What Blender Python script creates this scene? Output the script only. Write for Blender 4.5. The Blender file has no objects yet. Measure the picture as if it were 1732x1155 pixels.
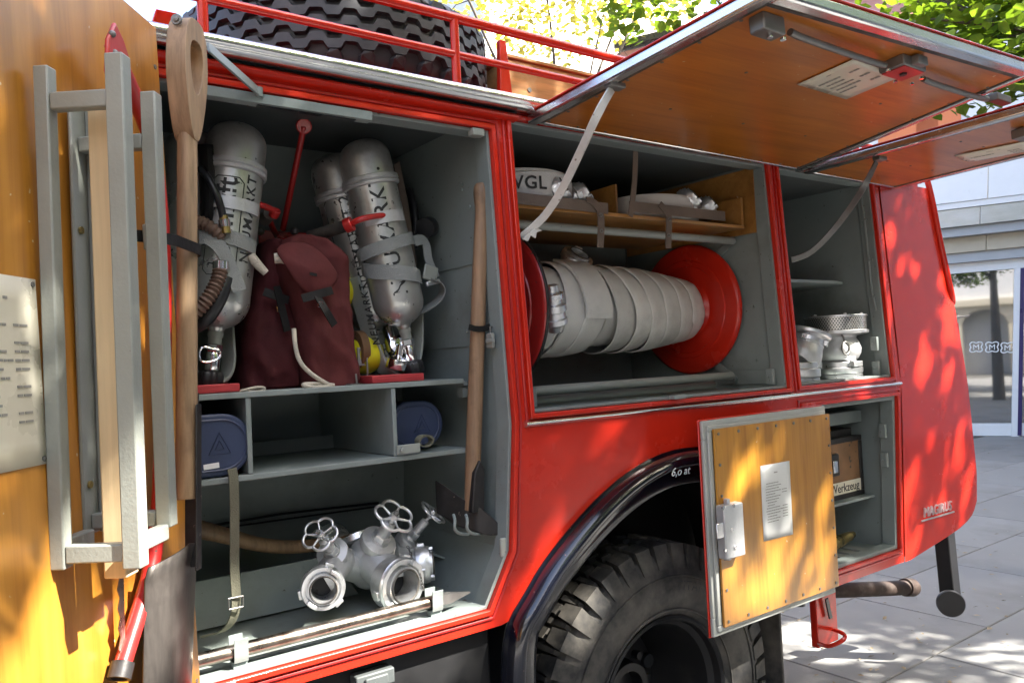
import bpy, bmesh, math, random
from mathutils import Vector as V, Matrix, noise, geometry
R = math.radians; PI = math.pi; TAU = 2*PI
rnd = random.Random(11)
sc = bpy.context.scene

# ------------------------------------------------------------------ camera (solved from the truck's edges)
W0, H0 = 1732.0, 1155.0; CX, CY = 866.0, 577.5
def _solve(vx, vy):
    ax, ay = vx[0]-CX, vx[1]-CY; bx, by = vy[0]-CX, vy[1]-CY
    f = math.sqrt(-(ax*bx+ay*by))
    X = V((ax, ay, f)).normalized(); Y = V((bx, by, f)).normalized(); Z = X.cross(Y)
    if Z.y > 0: Z = -Z
    return f, X, Y, Z
FPX, AXX, AXY, AXZ = _solve((2697, 522), (-128, 660))
CAM = V((0, -1.72, 1.5))
right = V((AXX.x, AXY.x, AXZ.x)); down = V((AXX.y, AXY.y, AXZ.y)); fwd = V((AXX.z, AXY.z, AXZ.z))
cd = bpy.data.cameras.new('camera'); cam = bpy.data.objects.new('camera', cd); sc.collection.objects.link(cam)
m3 = Matrix((right, -down, -fwd)).transposed()
cam.matrix_world = Matrix.Translation(CAM) @ m3.to_4x4()
cd.sensor_width = 36; cd.lens = FPX/W0*36; cd.clip_start = 0.05; cd.clip_end = 400
sc.camera = cam

# ------------------------------------------------------------------ sky, sun, exposure
SUN = V((0.62, -0.82, 1.0)).normalized()
w = bpy.data.worlds.new('World'); sc.world = w; w.use_nodes = True
nt = w.node_tree; nt.nodes.clear()
sky = nt.nodes.new('ShaderNodeTexSky'); sky.sky_type = 'NISHITA'; sky.sun_disc = False
sky.sun_elevation = math.asin(SUN.z); sky.sun_rotation = math.atan2(SUN.x, SUN.y)
sky.air_density = 0.9; sky.dust_density = 4.5; sky.ozone_density = 0.6
bg = nt.nodes.new('ShaderNodeBackground'); bg.inputs['Strength'].default_value = 0.15
ow = nt.nodes.new('ShaderNodeOutputWorld')
nt.links.new(sky.outputs[0], bg.inputs[0]); nt.links.new(bg.outputs[0], ow.inputs[0])
sl = bpy.data.lights.new('sun', 'SUN'); sl.energy = 4.6; sl.angle = R(0.53); sl.color = (1, .95, .86)
so = bpy.data.objects.new('sun', sl); sc.collection.objects.link(so)
so.rotation_euler = (-SUN).to_track_quat('-Z', 'Y').to_euler(); so.location = (6, -8, 12)
vs = sc.view_settings; vs.view_transform = 'Standard'; vs.look = 'None'; vs.gamma = 1; vs.use_curve_mapping = False
vs.exposure = 2.55
cy = sc.cycles; cy.use_denoising = True; cy.max_bounces = 10; cy.diffuse_bounces = 5; cy.glossy_bounces = 5
cy.transparent_max_bounces = 12; cy.sample_clamp_indirect = 6; cy.caustics_reflective = False; cy.caustics_refractive = False

# ------------------------------------------------------------------ photo pixel -> point on a known plane
def ray(px, py):
    d = V((px-CX, py-CY, FPX)); return V((AXX.dot(d), AXY.dot(d), AXZ.dot(d)))
def PY(px, py, y): d = ray(px, py); return CAM + d*((y-CAM.y)/d.y)
def PX(px, py, x): d = ray(px, py); return CAM + d*((x-CAM.x)/d.x)
def PZ(px, py, z): d = ray(px, py); return CAM + d*((z-CAM.z)/d.z)
def PP(px, py, o, n): d = ray(px, py); return CAM + d*((o-CAM).dot(n)/d.dot(n))
def ysd(z):                      # the body's sides lean in above and below the chrome strip
    return 0.045*(z-1.333)/0.85 if z > 1.333 else 0.03*(1.333-z)/0.7
def PS(px, py, off=0):
    y = 0
    for _ in range(6): y = ysd(PY(px, py, y+off).z)
    return PY(px, py, y+off)

# ------------------------------------------------------------------ materials
MATS = {}
def mat(name, col, rough=.5, metal=0., var=.12, vscale=6., bump=0., bscale=80., coat=0., dirt=None, dscale=5., damt=.5,
        stretch=(1, 1, 1), rvar=.1, chips=None, cscale=40., camt=.72, spec=.5, trans=0., sss=0., island=0.):
    m = bpy.data.materials.new(name); m.use_nodes = True; MATS[name] = m
    n = m.node_tree.nodes; l = m.node_tree.links; b = n['Principled BSDF']
    tc = n.new('ShaderNodeTexCoord'); mp = n.new('ShaderNodeMapping'); l.new(tc.outputs['Object'], mp.inputs[0])
    mp.inputs['Scale'].default_value = stretch
    nz = n.new('ShaderNodeTexNoise'); nz.inputs['Scale'].default_value = vscale; nz.inputs['Detail'].default_value = 6; nz.inputs['Roughness'].default_value = .62
    l.new(mp.outputs[0], nz.inputs['Vector'])
    cr = n.new('ShaderNodeMapRange'); cr.inputs['From Min'].default_value = .3; cr.inputs['From Max'].default_value = .7
    cr.inputs['To Min'].default_value = 1-var; cr.inputs['To Max'].default_value = 1+var
    l.new(nz.outputs['Fac'], cr.inputs['Value'])
    mx = n.new('ShaderNodeVectorMath'); mx.operation = 'SCALE'; mx.inputs[0].default_value = col
    l.new(cr.outputs[0], mx.inputs['Scale']); out = mx.outputs[0]
    if island:
        g = n.new('ShaderNodeNewGeometry'); mr = n.new('ShaderNodeMapRange'); mr.inputs['To Min'].default_value = 1-island; mr.inputs['To Max'].default_value = 1+island
        l.new(g.outputs['Random Per Island'], mr.inputs['Value'])
        m2 = n.new('ShaderNodeVectorMath'); m2.operation = 'SCALE'; l.new(out, m2.inputs[0]); l.new(mr.outputs[0], m2.inputs['Scale']); out = m2.outputs[0]
    def layer(out, c2, scale, lo, hi, detail=5):
        d = n.new('ShaderNodeTexNoise'); d.inputs['Scale'].default_value = scale; d.inputs['Detail'].default_value = detail; d.inputs['Roughness'].default_value = .65
        l.new(tc.outputs['Object'], d.inputs['Vector'])
        r = n.new('ShaderNodeMapRange'); r.inputs['From Min'].default_value = lo; r.inputs['From Max'].default_value = hi; l.new(d.outputs['Fac'], r.inputs['Value'])
        k = n.new('ShaderNodeMix'); k.data_type = 'RGBA'; l.new(r.outputs[0], k.inputs[0]); l.new(out, k.inputs[6]); k.inputs[7].default_value = (*c2, 1)
        return k.outputs[2], r.outputs[0]
    if dirt: out, _ = layer(out, dirt, dscale, damt, damt+.25)
    if chips: out, _ = layer(out, chips, cscale, camt, camt+.03, 3)
    l.new(out, b.inputs['Base Color'])
    rr = n.new('ShaderNodeMapRange'); rr.inputs['From Min'].default_value = .3; rr.inputs['From Max'].default_value = .7
    rr.inputs['To Min'].default_value = max(.02, rough-rvar); rr.inputs['To Max'].default_value = min(1, rough+rvar)
    l.new(nz.outputs['Fac'], rr.inputs['Value']); l.new(rr.outputs[0], b.inputs['Roughness'])
    b.inputs['Metallic'].default_value = metal; b.inputs['Specular IOR Level'].default_value = spec
    b.inputs['Coat Weight'].default_value = coat; b.inputs['Coat Roughness'].default_value = .06
    if trans: b.inputs['Transmission Weight'].default_value = trans
    if bump:
        bz = n.new('ShaderNodeTexNoise'); bz.inputs['Scale'].default_value = bscale; bz.inputs['Detail'].default_value = 4
        l.new(mp.outputs[0], bz.inputs['Vector'])
        bp = n.new('ShaderNodeBump'); bp.inputs['Strength'].default_value = bump; bp.inputs['Distance'].default_value = .004
        l.new(bz.outputs['Fac'], bp.inputs['Height']); l.new(bp.outputs[0], b.inputs['Normal'])
    return m
def plain(m): return m.node_tree.nodes, m.node_tree.links, m.node_tree.nodes['Principled BSDF']

mat('red_paint', (.56, .022, .009), .24, var=.06, coat=.22, spec=.4, rvar=.06, chips=(.16, .06, .05), cscale=95, camt=.735, bump=.10, bscale=5)
mat('red_worn', (.46, .02, .018), .36, var=.15, coat=.3, chips=(.10, .05, .045), cscale=70, camt=.66, bump=.1, bscale=60)
mat('red_wood', (.42, .035, .04), .55, var=.25, stretch=(3, 30, 30), bump=.3, bscale=6)
mat('navy_paint', (.004, .005, .011), .14, var=.2, coat=.9, rvar=.05, chips=(.42, .22, .18), cscale=60, camt=.73)
mat('black_under', (.006, .006, .007), .6, var=.3, dirt=(.018, .017, .016), dscale=6, damt=.55)
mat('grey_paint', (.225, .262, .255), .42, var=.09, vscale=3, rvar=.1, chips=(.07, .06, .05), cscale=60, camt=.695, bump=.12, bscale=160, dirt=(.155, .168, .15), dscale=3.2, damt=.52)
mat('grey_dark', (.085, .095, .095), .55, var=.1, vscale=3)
mat('frame_grey', (.42, .43, .40), .45, var=.08, chips=(.2, .19, .17), cscale=60, camt=.70, bump=.08)
mat('grey_floor', (.235, .268, .25), .4, var=.14, vscale=4, chips=(.12, .075, .045), cscale=26, camt=.68, dirt=(.15, .145, .12), dscale=5, damt=.5, bump=.1, bscale=120)
mat('pale_grey', (.29, .31, .285), .45, var=.08, chips=(.12, .11, .10), cscale=60, camt=.70, bump=.08)
mat('rack_grey', (.27, .285, .255), .38, var=.07, vscale=10, bump=.12, bscale=180, chips=(.2, .19, .17), cscale=60, camt=.73)
mat('alu', (.74, .75, .76), .34, .85, var=.10, vscale=14, bump=.08, bscale=90, rvar=.1, dirt=(.42, .42, .40), dscale=12, damt=.52)
mat('alu_cast', (.58, .59, .60), .46, .5, var=.10, vscale=10, bump=.22, bscale=170, dirt=(.34, .34, .32), dscale=10, damt=.54)
mat('alu_strip', (.74, .75, .76), .22, 1, var=.08, vscale=3, stretch=(.5, 6, 30), rvar=.08, chips=(.3, .3, .3), cscale=50, camt=.7)
mat('chrome', (.78, .78, .79), .10, 1, var=.05, rvar=.04)
mat('steel_bare', (.27, .235, .195), .32, 1, var=.3, vscale=20, dirt=(.14, .085, .055), dscale=16, damt=.52, bump=.1)
mat('steel_strut', (.20, .195, .185), .45, .55, var=.2, vscale=16, dirt=(.16, .13, .10), dscale=14, damt=.55)
mat('white_strut', (.60, .585, .54), .5, .0, var=.12, vscale=16, chips=(.25, .2, .15), cscale=50, camt=.66)
mat('cylinder_paint', (.52, .53, .51), .33, .70, var=.12, vscale=9, bump=.06, chips=(.05, .05, .05), cscale=30, camt=.66, dirt=(.30, .295, .27), dscale=8, damt=.50)
mat('rubber', (.024, .024, .025), .6, var=.3, vscale=10, bump=.15, bscale=60, dirt=(.13, .118, .10), dscale=6, damt=.42)
mat('rubber_spare', (.030, .031, .034), .48, var=.2, vscale=8, bump=.08, dirt=(.07, .07, .07), dscale=5, damt=.55)
mat('black_iron', (.030, .028, .028), .42, .3, var=.4, vscale=14, chips=(.28, .22, .18), cscale=36, camt=.70, bump=.15)
mat('spade_steel', (.10, .088, .08), .40, .6, var=.5, vscale=7, stretch=(3, 3, .7), dirt=(.035, .03, .028), dscale=5, damt=.45, bump=.1)
mat('black_plastic', (.016, .016, .018), .35, var=.15)
mat('leather', (.012, .011, .011), .62, var=.3, bump=.3, bscale=90, spec=.25)
mat('canvas', (.098, .024, .024), .85, var=.22, vscale=9, bump=.9, bscale=22, spec=.2)
mat('canvas_dark', (.062, .013, .015), .85, var=.22, vscale=9, bump=.9, bscale=22, spec=.2)
mat('rope', (.50, .46, .38), .85, var=.2, bump=.8, bscale=200, spec=.2)
mat('webbing', (.26, .275, .27), .8, var=.1, bump=.5, bscale=320, spec=.25)
mat('webbing_olive', (.17, .165, .12), .85, var=.15, bump=.5, bscale=300, spec=.2)
mat('webbing_brown', (.16, .125, .10), .8, var=.2, bump=.5, bscale=280, spec=.2)
mat('hose_brown', (.14, .085, .06), .6, var=.15)
mat('yellow', (.72, .66, .02), .4, var=.06, chips=(.3, .28, .05), cscale=40, camt=.7)
mat('tin_blue', (.030, .045, .10), .40, var=.10, vscale=8, bump=.15, bscale=90, chips=(.22, .23, .25), cscale=60, camt=.73)
mat('wood_ash', (.29, .19, .105), .55, var=.42, vscale=6, stretch=(9, 9, .8), bump=.12, bscale=20, dirt=(.20, .12, .065), dscale=9, damt=.54)
mat('wood_handle', (.27, .165, .095), .55, var=.30, vscale=7, stretch=(10, 10, .8), bump=.15, bscale=20, dirt=(.12, .075, .045), dscale=9, damt=.52)
mat('wood_pale', (.62, .47, .27), .55, var=.14, vscale=5, stretch=(12, 12, .5), bump=.05)
mat('wood_box', (.46, .22, .07), .45, var=.35, vscale=4, stretch=(.8, 8, 10), coat=.3, dirt=(.62, .45, .22), dscale=4, damt=.52)
mat('paper', (.72, .68, .55), .35, var=.05, vscale=3, coat=.2)
mat('paper_white', (.70, .70, .68), .4, var=.04, vscale=3)
mat('print', (.30, .29, .26), .6, var=.0)
mat('stencil', (.020, .022, .022), .6, var=.0)
mat('brass', (.55, .42, .16), .3, 1, var=.25, vscale=20)
mat('lettering_white', (.80, .80, .80), .4, var=0)
mat('rim_paint', (.012, .012, .013), .45, var=.3, vscale=9, dirt=(.03, .028, .025), dscale=7, damt=.56)
mat('exhaust_rust', (.045, .028, .022), .7, .3, var=.4, vscale=16, dirt=(.085, .065, .055), dscale=22, damt=.5, bump=.2)
mat('bag_box', (.20, .105, .05), .55, var=.3, vscale=9, chips=(.05, .04, .03), cscale=30, camt=.62)
mat('plaster_cream', (.62, .56, .43), .8, var=.06, vscale=2)
mat('panel_white', (.80, .81, .82), .35, var=.02)
mat('fascia_metal', (.45, .45, .44), .35, .8, var=.25, vscale=1.2, stretch=(1, 1, 3))
mat('beam_beige', (.52, .45, .34), .7, var=.12, vscale=2)
mat('soffit_grey', (.42, .43, .44), .6, var=.05)
mat('frame_white', (.78, .78, .78), .35, var=.02)
mat('frame_violet', (.03, .02, .10), .35, var=.05)
mat('render_pink', (.55, .28, .25), .8, var=.06)
mat('render_brown', (.20, .14, .10), .8, var=.08)
mat('render_white', (.74, .74, .73), .8, var=.04)
mat('sign_orange', (.75, .22, .08), .5, var=.02)
mat('dark_void', (.02, .022, .025), .3, var=.2)
mat('bark', (.10, .085, .07), .9, var=.35, vscale=9, stretch=(3, 3, .7), bump=1.0, bscale=12)
mat('slab_joint', (.10, .095, .085), .9, var=.2)
mat('litter', (.27, .21, .13), .8, var=.4, vscale=30, island=.5)

def foliage(name, col, var=.35, transl=.35):
    m = mat(name, col, .45, var=.2, vscale=3, island=var, spec=.35)
    n, l, b = plain(m)
    t = n.new('ShaderNodeBsdfTranslucent'); src = b.inputs['Base Color'].links[0].from_socket
    s = n.new('ShaderNodeVectorMath'); s.operation = 'MULTIPLY'; s.inputs[1].default_value = (1.5, 1.6, .55); l.new(src, s.inputs[0]); l.new(s.outputs[0], t.inputs[0])
    mx = n.new('ShaderNodeMixShader'); mx.inputs[0].default_value = transl; l.new(b.outputs[0], mx.inputs[1]); l.new(t.outputs[0], mx.inputs[2])
    l.new(mx.outputs[0], n['Material Output'].inputs[0]); return m
foliage('leaf_green', (.11, .165, .025), .4, .5)
foliage('leaf_yellow', (.42, .36, .12), .35, .4)

def plywood(name, c1, c2, c3, axis, coat=.45, rough=.32):
    """varnished plywood: long grain streaks along `axis`, flecks and a few scuffs"""
    m = bpy.data.materials.new(name); m.use_nodes = True; MATS[name] = m; n, l, b = plain(m)
    tc = n.new('ShaderNodeTexCoord'); mp = n.new('ShaderNodeMapping'); l.new(tc.outputs['Object'], mp.inputs[0])
    s = [26., 26., 26.]; s[axis] = 1.3; mp.inputs['Scale'].default_value = s
    a = n.new('ShaderNodeTexNoise'); a.inputs['Scale'].default_value = 1.6; a.inputs['Detail'].default_value = 8; a.inputs['Roughness'].default_value = .68; a.inputs['Distortion'].default_value = .6
    l.new(mp.outputs[0], a.inputs['Vector'])
    m2 = n.new('ShaderNodeMapping'); q2 = [5., 5., 5.]; q2[axis] = .55; m2.inputs['Scale'].default_value = q2; l.new(tc.outputs['Object'], m2.inputs[0])
    wv = n.new('ShaderNodeTexWave'); wv.bands_direction = 'DIAGONAL'; wv.inputs['Scale'].default_value = 1.1; wv.inputs['Distortion'].default_value = 7; wv.inputs['Detail'].default_value = 3; wv.inputs['Detail Scale'].default_value = .8; l.new(m2.outputs[0], wv.inputs['Vector'])
    fm = n.new('ShaderNodeMix'); fm.data_type = 'FLOAT'; fm.inputs[0].default_value = .13; l.new(a.outputs['Fac'], fm.inputs[2]); l.new(wv.outputs['Fac'], fm.inputs[3])
    r = n.new('ShaderNodeValToRGB'); l.new(fm.outputs[0], r.inputs[0])
    e = r.color_ramp.elements; e[0].position = .25; e[0].color = (*c1, 1); e[1].position = .78; e[1].color = (*c3, 1)
    q = r.color_ramp.elements.new(.52); q.color = (*c2, 1)
    d = n.new('ShaderNodeTexNoise'); d.inputs['Scale'].default_value = 2.2; d.inputs['Detail'].default_value = 3; l.new(tc.outputs['Object'], d.inputs['Vector'])
    mr = n.new('ShaderNodeMapRange'); mr.inputs['From Min'].default_value = .3; mr.inputs['From Max'].default_value = .7; mr.inputs['To Min'].default_value = .78; mr.inputs['To Max'].default_value = 1.18
    l.new(d.outputs['Fac'], mr.inputs['Value'])
    sc_ = n.new('ShaderNodeVectorMath'); sc_.operation = 'SCALE'; l.new(r.outputs[0], sc_.inputs[0]); l.new(mr.outputs[0], sc_.inputs['Scale'])
    w2 = n.new('ShaderNodeTexNoise'); w2.inputs['Scale'].default_value = 55; w2.inputs['Detail'].default_value = 2; l.new(tc.outputs['Object'], w2.inputs['Vector'])
    wr = n.new('ShaderNodeMapRange'); wr.inputs['From Min'].default_value = .74; wr.inputs['From Max'].default_value = .77; l.new(w2.outputs['Fac'], wr.inputs['Value'])
    k = n.new('ShaderNodeMix'); k.data_type = 'RGBA'; l.new(wr.outputs[0], k.inputs[0]); l.new(sc_.outputs[0], k.inputs[6]); k.inputs[7].default_value = (.60, .50, .34, 1)
    l.new(k.outputs[2], b.inputs['Base Color'])
    b.inputs['Roughness'].default_value = rough; b.inputs['Coat Weight'].default_value = coat; b.inputs['Coat Roughness'].default_value = .22
    bp = n.new('ShaderNodeBump'); bp.inputs['Strength'].default_value = .08; bp.inputs['Distance'].default_value = .002; l.new(a.outputs['Fac'], bp.inputs['Height']); l.new(bp.outputs[0], b.inputs['Normal'])
    return m
plywood('ply_door', (.35, .135, .016), (.49, .21, .028), (.57, .265, .042), 2)
plywood('ply_flap', (.34, .092, .010), (.50, .155, .016), (.58, .20, .024), 0)
plywood('ply_small', (.30, .115, .010), (.46, .20, .020), (.55, .27, .035), 2)
plywood('ply_shelf', (.27, .12, .03), (.38, .18, .045), (.46, .24, .07), 0)

def weave(name, col, sx, sy, sz):
    m = mat(name, col, .75, var=.10, vscale=7, spec=.3, dirt=tuple(c*.72 for c in col), dscale=5, damt=.55); n, l, b = plain(m)
    oi = n.new('ShaderNodeObjectInfo'); rm = n.new('ShaderNodeMapRange'); rm.inputs['To Min'].default_value = .86; rm.inputs['To Max'].default_value = 1.08; l.new(oi.outputs['Random'], rm.inputs['Value']); s0 = b.inputs['Base Color'].links[0].from_socket; vm = n.new('ShaderNodeVectorMath'); vm.operation = 'SCALE'; l.new(s0, vm.inputs[0]); l.new(rm.outputs[0], vm.inputs['Scale']); l.new(vm.outputs[0], b.inputs['Base Color'])
    tc = n.new('ShaderNodeTexCoord'); mp = n.new('ShaderNodeMapping'); mp.inputs['Scale'].default_value = (sx, sy, sz); l.new(tc.outputs['Object'], mp.inputs[0])
    ck = n.new('ShaderNodeTexChecker'); ck.inputs['Scale'].default_value = 1; l.new(mp.outputs[0], ck.inputs[0])
    bp = n.new('ShaderNodeBump'); bp.inputs['Strength'].default_value = .6; bp.inputs['Distance'].default_value = .0015; l.new(ck.outputs['Fac'], bp.inputs['Height']); l.new(bp.outputs[0], b.inputs['Normal'])
weave('hose_canvas', (.70, .70, .67), 150, 150, 150)

# perforated sheet round the strainer heads: angle and height -> rows of round holes
m = mat('perforated', (.62, .61, .58), .34, .9, var=.08); n, l, b = plain(m)
uvn = n.new('ShaderNodeUVMap'); vm = n.new('ShaderNodeMapping'); vm.inputs['Scale'].default_value = (66, 7, 1); l.new(uvn.outputs[0], vm.inputs[0])
sep = n.new('ShaderNodeSeparateXYZ'); l.new(vm.outputs[0], sep.inputs[0])
def mth(op, a, c=None, v=None):
    q = n.new('ShaderNodeMath'); q.operation = op; l.new(a, q.inputs[0])
    if c is not None: l.new(c, q.inputs[1])
    if v is not None: q.inputs[1].default_value = v
    return q.outputs[0]
fl = mth('FLOOR', sep.outputs[1]); half = mth('MULTIPLY', fl, v=.5); xs = mth('ADD', sep.outputs[0], half)
fx = mth('SUBTRACT', mth('FRACT', xs), v=.5); fy = mth('SUBTRACT', mth('FRACT', sep.outputs[1]), v=.5)
rad = mth('SQRT', mth('ADD', mth('MULTIPLY', fx, fx), mth('MULTIPLY', fy, fy))); hole = mth('LESS_THAN', rad, v=.33)
src = b.inputs['Base Color'].links[0].from_socket; k = n.new('ShaderNodeMix'); k.data_type = 'RGBA'; l.new(hole, k.inputs[0]); l.new(src, k.inputs[6]); k.inputs[7].default_value = (.012, .012, .014, 1); l.new(k.outputs[2], b.inputs['Base Color'])
l.new(mth('MULTIPLY', mth('SUBTRACT', hole, v=1.0), v=-.9), b.inputs['Metallic'])
# shop glass
m = mat('shop_glass', (.9, .93, .92), .02, var=0, rvar=0, trans=1.0); m.node_tree.nodes['Principled BSDF'].inputs['IOR'].default_value = 1.9
m = mat('shop_pane', (.035, .04, .04), .03, var=0, rvar=0); m.node_tree.nodes['Principled BSDF'].inputs['IOR'].default_value = 4.0
# paving slab: granite-grey concrete, tone differs slab by slab
m = mat('slab', (.215, .212, .205), .75, var=.12, vscale=1.6, bump=.25, bscale=60, dirt=(.15, .145, .135), dscale=1.1, damt=.5, chips=(.30, .29, .26), cscale=18, camt=.72)
n, l, b = plain(m); oi = n.new('ShaderNodeObjectInfo'); mr = n.new('ShaderNodeMapRange'); mr.inputs['To Min'].default_value = .9; mr.inputs['To Max'].default_value = 1.1; l.new(oi.outputs['Random'], mr.inputs['Value'])
src = b.inputs['Base Color'].links[0].from_socket; s_ = n.new('ShaderNodeVectorMath'); s_.operation = 'SCALE'; l.new(src, s_.inputs[0]); l.new(mr.outputs[0], s_.inputs['Scale']); l.new(s_.outputs[0], b.inputs['Base Color'])

# ------------------------------------------------------------------ mesh helpers
ORG = {}
COL = sc.collection
def perp(a):
    r = V((0, 0, 1)) if abs(a.normalized().z) < .9 else V((1, 0, 0))
    u = a.cross(r).normalized(); return u, a.normalized().cross(u).normalized()
class MB:
    def __init__(s): s.v = []; s.f = []; s.uv = None
    def add(s, vs, fs):
        o = len(s.v); s.v += [V(p) for p in vs]; s.f += [tuple(i+o for i in q) for q in fs]; return s
    def hexa(s, p):      # 8 corners: bottom ring 0-3, top ring 4-7
        return s.add(p, [(3, 2, 1, 0), (4, 5, 6, 7), (0, 1, 5, 4), (1, 2, 6, 5), (2, 3, 7, 6), (3, 0, 4, 7)])
    def box(s, x0, x1, y0, y1, z0, z1):
        return s.hexa([(x0, y0, z0), (x1, y0, z0), (x1, y1, z0), (x0, y1, z0), (x0, y0, z1), (x1, y0, z1), (x1, y1, z1), (x0, y1, z1)])
    def obox(s, c, u, v, w_, a, b_, d):   # centre, unit axes, full sizes
        c = V(c); u, v, w_ = V(u)*a/2, V(v)*b_/2, V(w_)*d/2
        return s.hexa([c-u-v-w_, c+u-v-w_, c+u+v-w_, c-u+v-w_, c-u-v+w_, c+u-v+w_, c+u+v+w_, c-u+v+w_])
    def bar(s, p0, p1, side, wd, th):     # flat bar p0->p1, width along `side`
        p0, p1 = V(p0), V(p1); a = (p1-p0); L = a.length; a.normalize(); sd = V(side); sd = (sd-a*sd.dot(a)).normalized(); n_ = a.cross(sd)
        return s.obox((p0+p1)/2, a, sd, n_, L, wd, th)
    def cyl(s, p0, p1, r0, r1=None, n=16, caps=True):
        p0, p1 = V(p0), V(p1); r1 = r0 if r1 is None else r1; u, v = perp(p1-p0)
        vs = []
        for p, r in ((p0, r0), (p1, r1)):
            for i in range(n):
                t = TAU*i/n; vs.append(p+(u*math.cos(t)+v*math.sin(t))*r)
        fs = [(i, (i+1) % n, n+(i+1) % n, n+i) for i in range(n)]
        if caps: fs += [tuple(range(n))[::-1], tuple(range(n, 2*n))]
        return s.add(vs, fs)
    def tube(s, pts, r, n=8, closed=False, smooth=0):
        pts = [V(p) for p in pts]; rr = r if isinstance(r, (list, tuple)) else [r]*len(pts)
        for _ in range(smooth):
            q = []; q2 = []; N = len(pts)
            for i in range(N if closed else N-1):
                a, b_ = pts[i], pts[(i+1) % N]; q += [a*.75+b_*.25, a*.25+b_*.75]; q2 += [rr[i]*.75+rr[(i+1) % N]*.25, rr[i]*.25+rr[(i+1) % N]*.75]
            if not closed: q = [pts[0]]+q+[pts[-1]]; q2 = [rr[0]]+q2+[rr[-1]]
            pts, rr = q, q2
        N = len(pts); vs = []; u = None
        for i, p in enumerate(pts):
            t = (pts[(i+1) % N]-pts[i-1]) if closed else (pts[min(i+1, N-1)]-pts[max(i-1, 0)])
            t.normalize()
            if u is None: u = perp(t)[0]
            u = (u-t*u.dot(t)).normalized(); v = t.cross(u)
            for k in range(n):
                a = TAU*k/n; vs.append(p+(u*math.cos(a)+v*math.sin(a))*rr[i])
        fs = []
        for i in range(N if closed else N-1):
            j = (i+1) % N
            for k in range(n): fs.append((i*n+k, i*n+(k+1) % n, j*n+(k+1) % n, j*n+k))
        if not closed: fs += [tuple(range(n))[::-1], tuple(range((N-1)*n, N*n))]
        return s.add(vs, fs)
    def strap(s, pts, side, wd, th=.003, smooth=1):   # flat webbing along a path; `side` = width direction (one vector or one per point)
        pts = [V(p) for p in pts]; sd = [V(q) for q in side] if isinstance(side, list) else [V(side)]*len(pts)
        for _ in range(smooth):
            q = [pts[0]]; q2 = [sd[0]]
            for i in range(len(pts)-1):
                q += [pts[i]*.75+pts[i+1]*.25, pts[i]*.25+pts[i+1]*.75]; q2 += [sd[i]*.75+sd[i+1]*.25, sd[i]*.25+sd[i+1]*.75]
            pts, sd = q+[pts[-1]], q2+[sd[-1]]
        vs = []; N = len(pts)
        for i, p in enumerate(pts):
            t = (pts[min(i+1, N-1)]-pts[max(i-1, 0)]).normalized(); d = (sd[i]-t*sd[i].dot(t)).normalized(); nn = t.cross(d)
            vs += [p-d*wd/2-nn*th/2, p+d*wd/2-nn*th/2, p+d*wd/2+nn*th/2, p-d*wd/2+nn*th/2]
        fs = [(3, 2, 1, 0), (4*N-4, 4*N-3, 4*N-2, 4*N-1)]
        for i in range(N-1):
            for k in range(4): fs.append((4*i+k, 4*i+(k+1) % 4, 4*i+4+(k+1) % 4, 4*i+4+k))
        return s.add(vs, fs)
    def lathe(s, prof, o, axis, n=32, close=False):   # prof: (radius, height along axis)
        o = V(o); a = V(axis).normalized(); u, v = perp(a); vs = []
        for r, h in prof:
            for i in range(n):
                t = TAU*i/n; vs.append(o+a*h+(u*math.cos(t)+v*math.sin(t))*max(r, 1e-5))
        fs = []; N = len(prof)
        for j in range(N if close else N-1):
            j2 = (j+1) % N
            for i in range(n): fs.append((j*n+i, j*n+(i+1) % n, j2*n+(i+1) % n, j2*n+i))
        if not close:
            if prof[0][0] > 1e-4: fs.append(tuple(range(n))[::-1])
            if prof[-1][0] > 1e-4: fs.append(tuple(range((N-1)*n, N*n)))
        return s.add(vs, fs)
    def prism(s, poly, off):
        poly = [V(p) for p in poly]; off = V(off); N = len(poly)
        return s.add(poly+[p+off for p in poly], [tuple(range(N))[::-1], tuple(range(N, 2*N))]+[(i, (i+1) % N, N+(i+1) % N, N+i) for i in range(N)])
    def ball(s, c, rx, ry=None, rz=None, nu=16, nv=10):
        ry = rx if ry is None else ry; rz = rx if rz is None else rz; c = V(c)
        vs = [c+V((0, 0, rz))]
        for j in range(1, nv):
            p = PI*j/nv
            for i in range(nu): t = TAU*i/nu; vs.append(c+V((rx*math.sin(p)*math.cos(t), ry*math.sin(p)*math.sin(t), rz*math.cos(p))))
        vs.append(c-V((0, 0, rz))); L = len(vs)-1; fs = [(0, 1+i, 1+(i+1) % nu) for i in range(nu)]
        for j in range(nv-2):
            for i in range(nu): a = 1+j*nu; fs.append((a+i, a+nu+i, a+nu+(i+1) % nu, a+(i+1) % nu))
        a = 1+(nv-2)*nu; fs += [(a+i, L, a+(i+1) % nu) for i in range(nu)]
        return s.add(vs, fs)
    def grid(s, fn, nu, nv, cu=False, cv=False):
        vs = [fn(i/(nu if cu else nu-1), j/(nv if cv else nv-1)) for j in range(nv) for i in range(nu)]
        fs = []
        for j in range(nv if cv else nv-1):
            for i in range(nu if cu else nu-1):
                fs.append((j*nu+i, j*nu+(i+1) % nu, ((j+1) % nv)*nu+(i+1) % nu, ((j+1) % nv)*nu+i))
        return s.add(vs, fs)
    def merge(s, o): return s.add(o.v, o.f)
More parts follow.
